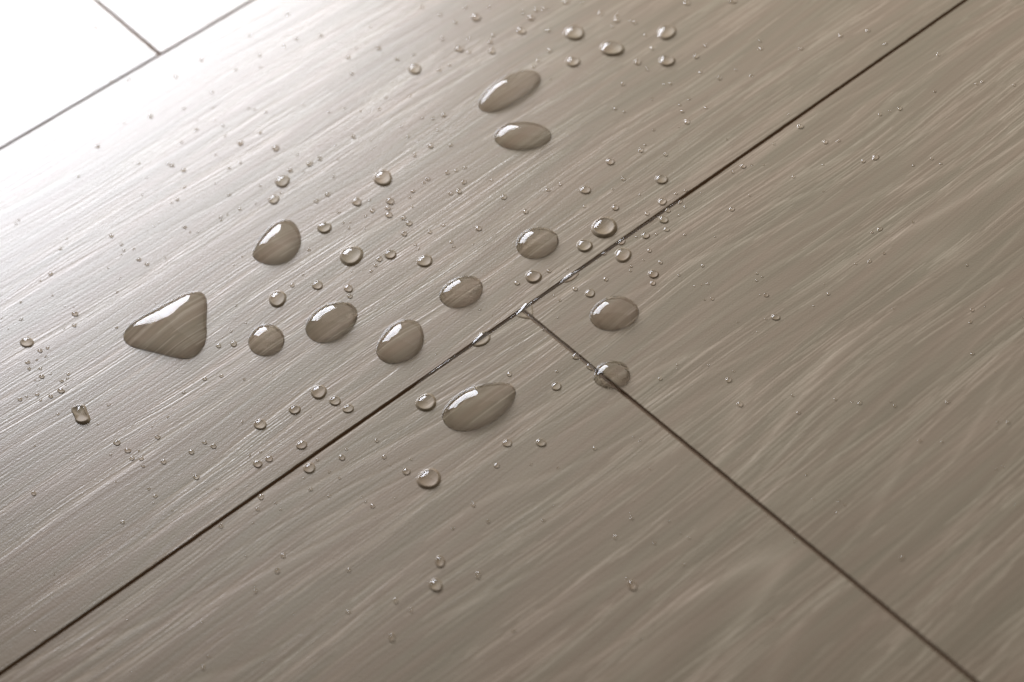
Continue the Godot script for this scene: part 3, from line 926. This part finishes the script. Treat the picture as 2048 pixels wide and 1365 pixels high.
	bead("minute clear bead, upper left of the left of the top five blurred drops", 61.11, -68.54, 0.75, 0.48, 119, 0)
	bead("minute clear bead, upper left of the upper elongated drop", 40.42, -69.30, 0.61, 0.45, 99, 0)
	bead("minute clear bead, nearest upper right of the dark bead at the top of the glare", 39.28, -77.81, 0.73, 0.48, 113, 0)
	bead("minute clear bead, third upper right of the dark bead at the top of the glare", 44.90, -80.27, 0.74, 0.48, 114, 0)
	bead("minute clear bead, second upper right of the dark bead at the top of the glare", 44.20, -85.35, 0.75, 0.48, 113, 0)
	bead("minute clear bead, above the dark bead at the top of the glare", 43.15, -90.90, 0.71, 0.48, 108, 0)
	bead("minute clear bead, nearest above the upper elongated drop", 47.75, -69.95, 0.74, 0.48, 116, 0)
	bead("minute clear bead, nearest upper left of the dark bead at the top of the glare", 28.09, -80.10, 0.67, 0.47, 105, 0)
	bead("minute clear bead, upper right of the dark round bead on the bright grain", 11.90, -51.41, 0.65, 0.45, 109, 0)
	bead("minute clear bead, second above the lowest-middle blurred drop", 70.61, -53.97, 0.73, 0.47, 122, 0)
	bead("minute clear bead, left of the small left blurred drop", 48.83, -55.22, 0.71, 0.47, 118, 0)
	bead("minute clear bead, upper right of the upper elongated drop", 46.93, -54.37, 0.59, 0.45, 101, 0)
	bead("minute clear bead, above the broad clear drop", 24.39, -21.88, 0.55, 0.43, 106, 0)
	bead("minute clear bead, second right of the dark round bead on the bright grain", 15.12, -40.87, 0.55, 0.42, 91, 0)
	bead("minute clear bead, second right of the lower right blurred drop", 83.13, -21.45, 0.68, 0.45, 127, 0)
	bead("minute clear bead, second right of the top right blurred drop", 101.93, -8.50, 0.66, 0.45, 132, 0)
	bead("minute clear bead, fourth right of the lower right blurred drop", 84.38, 11.71, 0.62, 0.43, 133, 2)
	bead("minute clear bead, nearest upper left of the pinched drop", -74.53, -51.86, 0.53, 0.36, 74, 0)
	bead("minute dark water dot, nearest upper left of the triangular drop", -45.80, -67.07, 0.60, 0.41, 89, 0)
	bead("minute clear bead, lower left of the round brown drop", -51.04, -29.28, 0.55, 0.39, 94, 0)
	bead("minute clear bead, nearest upper right of the bead left of the clear oval drop", 1.65, -24.86, 0.51, 0.40, 85, 0)
	bead("minute clear bead, below the pale drop across the end joint", -11.89, 35.77, 0.46, 0.38, 107, 1)
	bead("minute clear bead, lower right of the last bead of the slanting row", -38.81, 5.83, 0.49, 0.38, 96, 1)
	bead("minute clear bead, second right of the broad pale drop", 49.24, 67.71, 0.40, 0.36, 22, 2)
	bead("minute clear bead, fourth right of the pale drop across the end joint", 31.24, 66.34, 0.45, 0.37, 138, 2)
	bead("minute clear bead, nearest lower left of the bead hugging the seam", -63.38, 2.92, 0.49, 0.36, 88, 1)
	bead("minute clear bead, nearest below the bead hugging the seam", -53.89, 6.14, 0.49, 0.37, 94, 1)
	bead("minute clear bead, lower right of the round drop on the near plank", -34.96, 30.04, 0.62, 0.38, 122, 1)
	bead("minute clear bead, lower left of the lower blurred bead", -55.88, 39.84, 0.57, 0.36, 119, 1)
	bead("minute dark water dot, second upper left of the upper bead above the egg-shaped drop", -21.14, -107.38, 0.73, 0.44, 105, 0)
	bead("minute dark water dot, fourth left of the lower bead above the egg-shaped drop", -34.72, -107.95, 0.69, 0.43, 100, 0)
	bead("minute dark water dot, third left of the lower bead above the egg-shaped drop", -31.14, -79.06, 0.61, 0.41, 99, 0)
	bead("minute dark water dot, second left of the lower bead above the egg-shaped drop", -34.42, -70.43, 0.56, 0.39, 90, 0)
	bead("minute clear bead, nearest left of the dark bead at the top of the glare", 18.29, -83.91, 0.61, 0.43, 101, 0)
	bead("minute clear bead, nearest above the lowest-middle blurred drop", 67.25, -51.69, 0.67, 0.44, 121, 0)
	bead("minute clear bead, second upper left of the drop touching the seam", 27.14, -21.21, 0.51, 0.39, 105, 0)
	bead("minute clear bead, nearest right of the top right blurred drop", 76.03, -31.16, 0.64, 0.42, 125, 0)
	bead("minute clear bead, third right of the lower right blurred drop", 88.63, -15.00, 0.63, 0.42, 129, 0)
	bead("minute clear bead, third right of the top right blurred drop", 101.10, -2.80, 0.65, 0.41, 133, 0)
	bead("minute clear bead, above the pinched drop", -72.66, -52.43, 0.54, 0.36, 89, 0)
	bead("minute clear bead, lower left of the bead beside the brown bead", -12.86, -31.03, 0.54, 0.39, 103, 0)
	bead("minute clear bead, nearest right of the broad pale drop", 26.75, 24.42, 0.47, 0.37, 121, 2)
	bead("minute clear bead, eighth right of the bead below the seam-touching drop", 54.63, 62.45, 0.40, 0.35, 147, 2)
	bead("minute clear bead, second right of the pale drop across the end joint", 18.56, 55.59, 0.38, 0.34, 93, 2)
	bead("minute clear bead, seventh right of the pale drop across the end joint", 38.09, 72.25, 0.45, 0.34, 141, 2)
	bead("minute clear bead, eighth right of the pale drop across the end joint", 41.79, 82.50, 0.42, 0.33, 146, 2)
	bead("minute clear bead, fifth right of the pale drop across the end joint", 28.61, 74.76, 0.41, 0.33, 141, 2)
	bead("minute clear bead, fourth lower left of the bead hugging the seam", -88.16, 24.13, 0.60, 0.34, 114, 1)
	bead("minute clear bead, second above the slanted bead near the bottom", -17.27, 51.90, 0.40, 0.34, 111, 1)
	bead("minute clear bead, nearest above the slanted bead near the bottom", -21.79, 52.90, 0.58, 0.34, 128, 1)
	bead("minute clear bead, nearest right of the slanted bead near the bottom", -1.03, 74.65, 0.38, 0.33, 132, 1)
	bead("minute dark water dot, fifth upper left of the upper bead above the egg-shaped drop", -13.54, -146.52, 0.70, 0.42, 101, 0)
	bead("minute dark water dot, left of the dark bead at the top of the glare", 16.78, -104.36, 0.67, 0.42, 109, 0)
	bead("minute clear bead, left of the left of the top five blurred drops", 57.09, -70.97, 0.65, 0.41, 118, 0)
	bead("minute clear bead, second above the upper elongated drop", 53.36, -78.73, 0.66, 0.41, 117, 0)
	bead("minute clear bead, lower left of the lower right blurred drop", 62.63, -34.84, 0.58, 0.39, 122, 0)
	bead("minute clear bead, above the left of the top five blurred drops", 68.45, -63.57, 0.64, 0.41, 120, 0)
	bead("minute clear bead, nearest below the lower right blurred drop", 62.83, -27.57, 0.57, 0.39, 123, 0)
	bead("minute clear bead, second below the lower right blurred drop", 58.49, -19.09, 0.55, 0.38, 124, 0)
	bead("minute clear bead, nearest upper left of the drop touching the seam", 26.31, -12.72, 0.49, 0.36, 114, 0)
	bead("minute clear bead, second upper right of the bead left of the clear oval drop", 3.46, -29.87, 0.52, 0.37, 110, 0)
	bead("minute clear bead, lower left of the dark round bead on the bright grain", -2.67, -47.33, 0.44, 0.27, 58, 0)
	bead("minute clear bead, nearest right of the lower right blurred drop", 69.48, -25.62, 0.58, 0.39, 125, 0)
	bead("minute clear bead, sixth right of the lower right blurred drop", 105.50, 7.87, 0.56, 0.37, 135, 2)
	bead("minute clear bead, eighth right of the lower right blurred drop", 108.25, 25.57, 0.54, 0.36, 139, 2)
	bead("minute clear bead, nearest lower right of the lower right blurred drop", 62.58, -16.35, 0.55, 0.38, 125, 0)
	bead("minute clear bead, fourth lower right of the lower right blurred drop", 73.34, 11.15, 0.52, 0.36, 131, 2)
	bead("minute clear bead, third lower right of the lower right blurred drop", 60.05, 11.91, 0.48, 0.36, 127, 2)
	bead("minute clear bead, nearest right of the round bead at the left edge", -72.30, -61.88, 0.54, 0.35, 96, 0)
	bead("minute clear bead, below the round bead at the left edge", -77.69, -59.78, 0.54, 0.35, 95, 0)
	bead("minute clear bead, lower right of the round bead at the left edge", -76.06, -58.08, 0.53, 0.35, 95, 0)
	bead("minute dark water dot, second above the round bead at the left edge", -56.62, -85.44, 0.56, 0.36, 93, 0)
	bead("minute clear bead, lower right of the bead below the seam-touching drop", 21.90, 6.68, 0.47, 0.35, 119, 2)
	bead("minute clear bead, third right of the bead below the seam-touching drop", 31.33, 16.72, 0.47, 0.35, 123, 2)
	bead("minute clear bead, fourth right of the bead below the seam-touching drop", 42.27, 39.17, 0.46, 0.34, 132, 2)
	bead("minute clear bead, nearest lower right of the pinched drop", -73.59, -21.20, 0.42, 0.30, 74, 0)
	bead("minute clear bead, lower right of the bead hugging the seam", -52.34, 9.85, 0.42, 0.32, 94, 1)
	bead("minute clear bead, second left of the lower blurred bead", -58.94, 25.67, 0.53, 0.32, 117, 1)
	bead("minute clear bead, upper right of the upper blurred bead", -35.28, 34.74, 0.50, 0.32, 121, 1)
	bead("minute clear bead, second right of the slanted bead near the bottom", 9.95, 75.26, 0.36, 0.30, 137, 2)
	bead("minute dark water dot, nearest left of the lower bead above the egg-shaped drop", -23.26, -66.26, 0.53, 0.35, 105, 0)
	bead("minute clear bead, seventh right of the lower right blurred drop", 104.99, 20.20, 0.50, 0.33, 137, 2)
	bead("minute clear bead, fifth right of the lower right blurred drop", 96.62, 15.05, 0.49, 0.33, 135, 2)
	bead("minute clear bead, second lower right of the lower right blurred drop", 52.93, 2.06, 0.47, 0.33, 126, 2)
	bead("minute dark water dot, third upper left of the triangular drop", -46.69, -76.35, 0.50, 0.33, 93, 0)
	bead("minute clear bead, lower left of the bead right of the egg-shaped drop", -19.80, -44.98, 0.50, 0.34, 106, 0)
	bead("minute clear bead, left of the pale drop across the end joint", -5.19, 16.95, 0.38, 0.30, 102, 1)
	bead("minute clear bead, sixth right of the bead below the seam-touching drop", 64.70, 52.54, 0.41, 0.30, 139, 2)
	bead("minute clear bead, third right of the pale drop across the end joint", 25.25, 58.03, 0.37, 0.29, 133, 2)
	bead("minute clear bead, sixth right of the pale drop across the end joint", 31.00, 77.47, 0.35, 0.28, 143, 2)
	bead("minute clear bead, second lower right of the pinched drop", -75.52, -15.80, 0.41, 0.29, 90, 0)
	bead("minute clear bead, upper right of the bead hugging the seam", -49.20, 1.45, 0.40, 0.30, 96, 1)
	bead("minute clear bead, second lower left of the bead hugging the seam", -73.25, 17.52, 0.59, 0.30, 118, 1)
	bead("minute clear bead, third lower left of the bead hugging the seam", -86.37, 22.97, 0.35, 0.26, 82, 1)
	bead("minute dark water dot, sixth upper left of the upper bead above the egg-shaped drop", -16.01, -162.97, 0.64, 0.36, 103, 0)
	bead("minute dark water dot, third above the round bead at the left edge", -28.74, -167.48, 0.64, 0.36, 101, 0)
	bead("minute dark water dot, fourth upper left of the upper bead above the egg-shaped drop", -18.01, -122.96, 0.57, 0.34, 103, 0)
	bead("minute dark water dot, third upper left of the upper bead above the egg-shaped drop", -9.86, -114.90, 0.56, 0.34, 104, 0)
	bead("minute dark water dot, nearest upper left of the upper bead above the egg-shaped drop", -2.56, -115.37, 0.57, 0.34, 106, 0)
	bead("minute dark water dot, upper left of the dark bead at the top of the glare", 20.39, -113.64, 0.58, 0.35, 109, 0)


func fine_droplets() -> void:
	# the specks too small to pick apart
	var specks := [Vector3(21.2, -100.8, 0.46), Vector3(-2.3, -88.2, 0.41), Vector3(-7.0, -83.3, 0.42), Vector3(-28.0, -81.2, 0.41), Vector3(-9.3, -49.4, 0.39), Vector3(-10.5, -43.9, 0.38), Vector3(49.6, -82.7, 0.45), Vector3(34.8, -69.3, 0.43), Vector3(22.6, -67.6, 0.37), Vector3(15.5, -69.4, 0.40), Vector3(20.1, -59.7, 0.41), Vector3(70.0, -43.7, 0.42), Vector3(50.4, -28.3, 0.40), Vector3(50.7, -19.3, 0.39), Vector3(41.2, -1.8, 0.37), Vector3(8.2, -43.1, 0.39), Vector3(16.8, -40.1, 0.39), Vector3(3.6, -41.6, 0.39), Vector3(-6.0, -44.1, 0.38), Vector3(18.3, -33.0, 0.38), Vector3(75.8, -16.6, 0.40), Vector3(84.6, -23.3, 0.41), Vector3(77.8, 26.9, 0.36), Vector3(81.5, 28.3, 0.36), Vector3(43.0, -1.0, 0.37), Vector3(59.2, 33.9, 0.34), Vector3(-72.5, -73.2, 0.38), Vector3(-59.4, -56.2, 0.37), Vector3(-70.8, -39.3, 0.35), Vector3(-58.6, -31.1, 0.33), Vector3(-14.4, -30.4, 0.37), Vector3(-3.8, -29.7, 0.37), Vector3(21.0, 7.6, 0.35), Vector3(26.6, 15.3, 0.34), Vector3(30.9, 3.8, 0.36), Vector3(34.7, 8.0, 0.35), Vector3(-44.0, 3.3, 0.32), Vector3(56.7, 39.4, 0.34), Vector3(40.7, 81.1, 0.29), Vector3(-57.7, -8.8, 0.32), Vector3(-63.9, 32.6, 0.43), Vector3(-28.3, 41.4, 0.35), Vector3(-17.3, 65.2, 0.28), Vector3(10.0, 66.2, 0.29), Vector3(7.9, 75.4, 0.28), Vector3(-14.1, -155.1, 0.45), Vector3(-35.2, -153.5, 0.43), Vector3(-7.0, -103.5, 0.40), Vector3(7.6, -106.0, 0.41), Vector3(-16.2, -95.3, 0.39), Vector3(-20.8, -94.3, 0.38), Vector3(-31.1, -95.7, 0.38), Vector3(31.6, -78.5, 0.39), Vector3(21.6, -57.8, 0.37), Vector3(14.3, -57.1, 0.37), Vector3(71.3, -50.1, 0.39), Vector3(59.6, -21.0, 0.36), Vector3(46.6, -17.3, 0.35), Vector3(39.8, 2.4, 0.33), Vector3(103.7, 19.8, 0.34), Vector3(62.1, -20.9, 0.36), Vector3(64.1, 2.2, 0.34), Vector3(81.7, 30.5, 0.32), Vector3(66.3, 37.6, 0.31), Vector3(-75.2, -55.2, 0.33), Vector3(-80.0, -50.5, 0.32), Vector3(-47.2, -74.4, 0.35), Vector3(-45.4, -73.2, 0.35), Vector3(-54.3, -64.8, 0.34), Vector3(-43.4, -37.8, 0.32), Vector3(-79.2, -44.7, 0.31), Vector3(-54.4, -16.5, 0.30), Vector3(-4.1, -28.3, 0.33), Vector3(1.2, -23.4, 0.33), Vector3(6.6, 3.6, 0.31), Vector3(28.8, 21.0, 0.30), Vector3(36.9, 25.8, 0.30), Vector3(35.6, 27.1, 0.30), Vector3(20.6, 52.0, 0.28), Vector3(-49.2, 5.4, 0.28), Vector3(-48.7, 7.9, 0.28), Vector3(-60.3, 4.1, 0.28), Vector3(-106.2, -3.3, 0.27), Vector3(-36.8, 13.9, 0.28), Vector3(-22.2, 30.4, 0.27), Vector3(-48.3, 15.7, 0.28), Vector3(-40.6, 31.5, 0.32), Vector3(-45.9, 55.3, 0.33), Vector3(-17.9, 58.5, 0.34), Vector3(32.9, 87.7, 0.25), Vector3(-13.0, 61.9, 0.25), Vector3(-25.1, -170.8, 0.41), Vector3(-17.1, -158.7, 0.40), Vector3(-21.1, -125.6, 0.37), Vector3(1.0, -106.1, 0.36), Vector3(13.3, -104.4, 0.36), Vector3(5.4, -102.4, 0.36), Vector3(-14.4, -103.8, 0.35), Vector3(-4.2, -92.3, 0.35), Vector3(7.4, -77.1, 0.34), Vector3(-11.4, -91.8, 0.34), Vector3(-17.7, -84.9, 0.33), Vector3(-5.3, -71.1, 0.33), Vector3(-15.3, -78.4, 0.33), Vector3(-26.8, -90.6, 0.31), Vector3(-18.0, -78.8, 0.41), Vector3(-42.7, -102.6, 0.34), Vector3(-3.8, -59.2, 0.32), Vector3(-16.3, -68.9, 0.32), Vector3(-22.5, -71.6, 0.47), Vector3(-32.5, -79.1, 0.32), Vector3(-10.4, -46.1, 0.31), Vector3(61.6, -67.5, 0.35), Vector3(43.4, -73.3, 0.35), Vector3(30.9, -94.5, 0.36), Vector3(18.8, -71.3, 0.34), Vector3(12.3, -72.1, 0.34), Vector3(15.4, -60.9, 0.33), Vector3(20.0, -53.9, 0.33), Vector3(46.8, -48.5, 0.33), Vector3(61.9, -28.5, 0.32), Vector3(56.9, -26.8, 0.32), Vector3(33.5, -12.2, 0.30), Vector3(36.0, -7.0, 0.29), Vector3(37.4, 3.2, 0.29), Vector3(-8.2, -41.4, 0.30), Vector3(74.9, -20.3, 0.32), Vector3(54.8, -16.1, 0.31), Vector3(58.5, 5.0, 0.30), Vector3(56.9, 3.3, 0.30), Vector3(50.6, 9.4, 0.29), Vector3(-73.7, -60.1, 0.29), Vector3(-75.4, -60.7, 0.29), Vector3(-73.4, -51.6, 0.29), Vector3(-81.6, -53.5, 0.28), Vector3(-70.2, -77.7, 0.31), Vector3(-27.9, -66.3, 0.32), Vector3(-38.9, -43.0, 0.29), Vector3(-64.0, -28.0, 0.27), Vector3(-48.3, -25.2, 0.28), Vector3(-72.3, -25.1, 0.27), Vector3(-44.4, -7.9, 0.26), Vector3(-86.4, -41.0, 0.27), Vector3(27.8, 1.5, 0.29), Vector3(11.3, 31.8, 0.26), Vector3(-5.1, 40.2, 0.24), Vector3(-5.6, -6.0, 0.28), Vector3(25.6, 23.5, 0.27), Vector3(37.0, 27.1, 0.27), Vector3(30.1, 35.4, 0.26), Vector3(51.2, 37.5, 0.27), Vector3(61.5, 68.4, 0.25), Vector3(15.1, 36.0, 0.25), Vector3(31.5, 65.2, 0.24), Vector3(-76.7, -28.2, 0.27), Vector3(-66.2, -6.4, 0.25), Vector3(-55.8, -7.8, 0.26), Vector3(-74.9, -0.6, 0.25), Vector3(-60.4, 6.0, 0.25), Vector3(-83.5, 16.1, 0.23), Vector3(-99.7, 7.7, 0.23), Vector3(-19.3, 34.4, 0.24), Vector3(-8.0, 46.2, 0.24), Vector3(-44.0, 18.9, 0.24), Vector3(-13.1, 56.9, 0.23), Vector3(-25.8, 60.7, 0.30), Vector3(-31.9, 71.1, 0.21), Vector3(34.1, 88.2, 0.23), Vector3(-14.2, 83.0, 0.21), Vector3(10.0, -114.0, 0.32), Vector3(-3.6, -90.9, 0.30), Vector3(10.4, -75.4, 0.30), Vector3(-12.9, -88.4, 0.30), Vector3(2.2, -67.2, 0.29), Vector3(-27.4, -67.2, 0.42), Vector3(-58.9, -100.2, 0.29), Vector3(-59.8, -99.9, 0.29), Vector3(24.1, -90.5, 0.31), Vector3(2.3, -39.0, 0.27), Vector3(86.4, 12.6, 0.26), Vector3(58.8, -6.0, 0.27), Vector3(66.3, 13.8, 0.26), Vector3(61.0, 19.2, 0.25), Vector3(-64.5, -74.3, 0.27), Vector3(-42.2, -65.7, 0.27), Vector3(-33.3, -67.0, 0.27), Vector3(-24.6, -40.0, 0.26), Vector3(-40.1, -37.5, 0.25), Vector3(-44.9, -4.3, 0.23), Vector3(12.9, -1.8, 0.25), Vector3(3.5, 6.7, 0.24), Vector3(24.6, 7.3, 0.24), Vector3(38.2, 12.8, 0.25), Vector3(26.0, 32.2, 0.23), Vector3(59.2, 61.7, 0.22), Vector3(48.9, 73.4, 0.21), Vector3(17.3, 40.4, 0.22), Vector3(26.8, 60.4, 0.21), Vector3(39.4, 82.1, 0.20), Vector3(-79.3, -21.7, 0.23), Vector3(-74.9, -8.2, 0.22), Vector3(-53.3, 3.2, 0.22), Vector3(-74.6, 1.2, 0.22), Vector3(-65.6, 4.9, 0.22), Vector3(-72.8, 16.5, 0.21), Vector3(-80.0, 30.5, 0.20), Vector3(-40.4, 12.2, 0.22), Vector3(9.9, 73.9, 0.20), Vector3(29.5, 95.2, 0.19), Vector3(-26.6, -110.1, 0.26), Vector3(-9.7, -98.8, 0.26), Vector3(4.7, -83.4, 0.26), Vector3(-11.8, -94.6, 0.26), Vector3(-0.1, -62.9, 0.24), Vector3(-7.4, -65.3, 0.24), Vector3(-22.6, -77.0, 0.24), Vector3(-32.2, -90.2, 0.25), Vector3(-14.5, -63.6, 0.24), Vector3(-35.7, -86.3, 0.25), Vector3(-20.0, -64.9, 0.24), Vector3(-37.6, -76.2, 0.24), Vector3(-38.9, -75.7, 0.24), Vector3(-34.4, -68.4, 0.24), Vector3(8.3, -62.3, 0.25), Vector3(-9.3, -45.0, 0.23), Vector3(72.2, -2.0, 0.23), Vector3(-78.3, -56.0, 0.22), Vector3(-77.7, -55.4, 0.22), Vector3(-72.9, -50.6, 0.21), Vector3(-74.4, -50.3, 0.21), Vector3(-67.3, -64.1, 0.22), Vector3(-75.4, -76.6, 0.23), Vector3(-64.3, -80.1, 0.23), Vector3(-54.2, -86.9, 0.24), Vector3(-52.2, -72.4, 0.23), Vector3(-51.9, -67.8, 0.23), Vector3(-30.6, -53.8, 0.23), Vector3(-45.5, -37.6, 0.21), Vector3(-74.8, -36.6, 0.21), Vector3(-67.4, -28.3, 0.20), Vector3(-39.4, -14.5, 0.20), Vector3(-17.2, -33.2, 0.22), Vector3(4.4, -21.0, 0.22), Vector3(6.6, 1.7, 0.21), Vector3(-5.3, 38.8, 0.18), Vector3(-18.4, -3.0, 0.20), Vector3(27.8, 20.2, 0.20), Vector3(26.6, 19.6, 0.20), Vector3(33.5, 30.2, 0.20), Vector3(38.3, 39.4, 0.20), Vector3(47.7, 50.4, 0.19), Vector3(10.6, 32.4, 0.19), Vector3(-95.4, -36.8, 0.20), Vector3(-85.2, -23.9, 0.20), Vector3(-76.6, -12.2, 0.19), Vector3(-70.5, 10.1, 0.18), Vector3(-93.0, 6.4, 0.18), Vector3(-97.9, 15.9, 0.17), Vector3(-97.9, -11.6, 0.19), Vector3(-48.1, 14.2, 0.18), Vector3(-25.1, 40.3, 0.18), Vector3(-35.3, 54.4, 0.17), Vector3(7.2, 70.8, 0.17), Vector3(-0.9, 67.8, 0.17), Vector3(-13.4, 60.2, 0.17), Vector3(-14.6, -97.9, 0.22), Vector3(-26.0, -66.8, 0.20), Vector3(7.5, -60.1, 0.20), Vector3(44.7, 1.6, 0.18), Vector3(-78.6, -54.7, 0.18), Vector3(-63.0, -68.0, 0.19), Vector3(-64.2, -69.5, 0.19), Vector3(-75.7, -72.8, 0.19), Vector3(-48.2, -73.6, 0.20), Vector3(-50.4, -56.0, 0.19), Vector3(-33.1, -53.1, 0.19), Vector3(-21.6, -36.6, 0.18), Vector3(-46.9, -37.9, 0.18), Vector3(-55.9, -31.8, 0.17), Vector3(-43.7, -22.4, 0.17), Vector3(-55.0, -20.0, 0.17), Vector3(-16.2, 2.1, 0.17), Vector3(-4.9, -3.0, 0.17), Vector3(26.7, 36.5, 0.16), Vector3(43.6, 36.8, 0.17), Vector3(53.4, 36.0, 0.17), Vector3(-68.5, 11.8, 0.15), Vector3(-106.7, -4.2, 0.15), Vector3(-71.0, 26.1, 0.14), Vector3(-57.0, 37.9, 0.14), Vector3(-16.8, 51.2, 0.14), Vector3(-24.9, 64.3, 0.14), Vector3(-14.5, 49.4, 0.15), Vector3(-24.7, 46.8, 0.14), Vector3(-28.4, 70.2, 0.13), Vector3(-60.9, 47.3, 0.14), Vector3(26.9, 82.2, 0.14), Vector3(-49.3, 20.0, 0.12), Vector3(-53.8, 45.5, 0.11)]
	var mm := MultiMesh.new()
	mm.transform_format = MultiMesh.TRANSFORM_3D
	mm.mesh = caps[1]
	caps[1].surface_set_material(1, wet[0])
	mm.instance_count = specks.size()
	for i in specks.size():
		var s: Vector3 = specks[i]
		var k := rng.randf_range(0.9, 1.15)
		mm.set_instance_transform(i, Transform3D(Basis(Vector3.UP, rng.randf() * TAU) * Basis.from_scale(Vector3(s.z * k, s.z, s.z / k)), Vector3(s.x, 0, s.y) * MM))
	var o := MultiMeshInstance3D.new()
	o.name = "fine_droplets"
	o.multimesh = mm
	o.set_meta("kind", "stuff")
	tag(o, "scatter of the finest droplets, mere specks all over the planks", "water droplets")
	add_child(o)
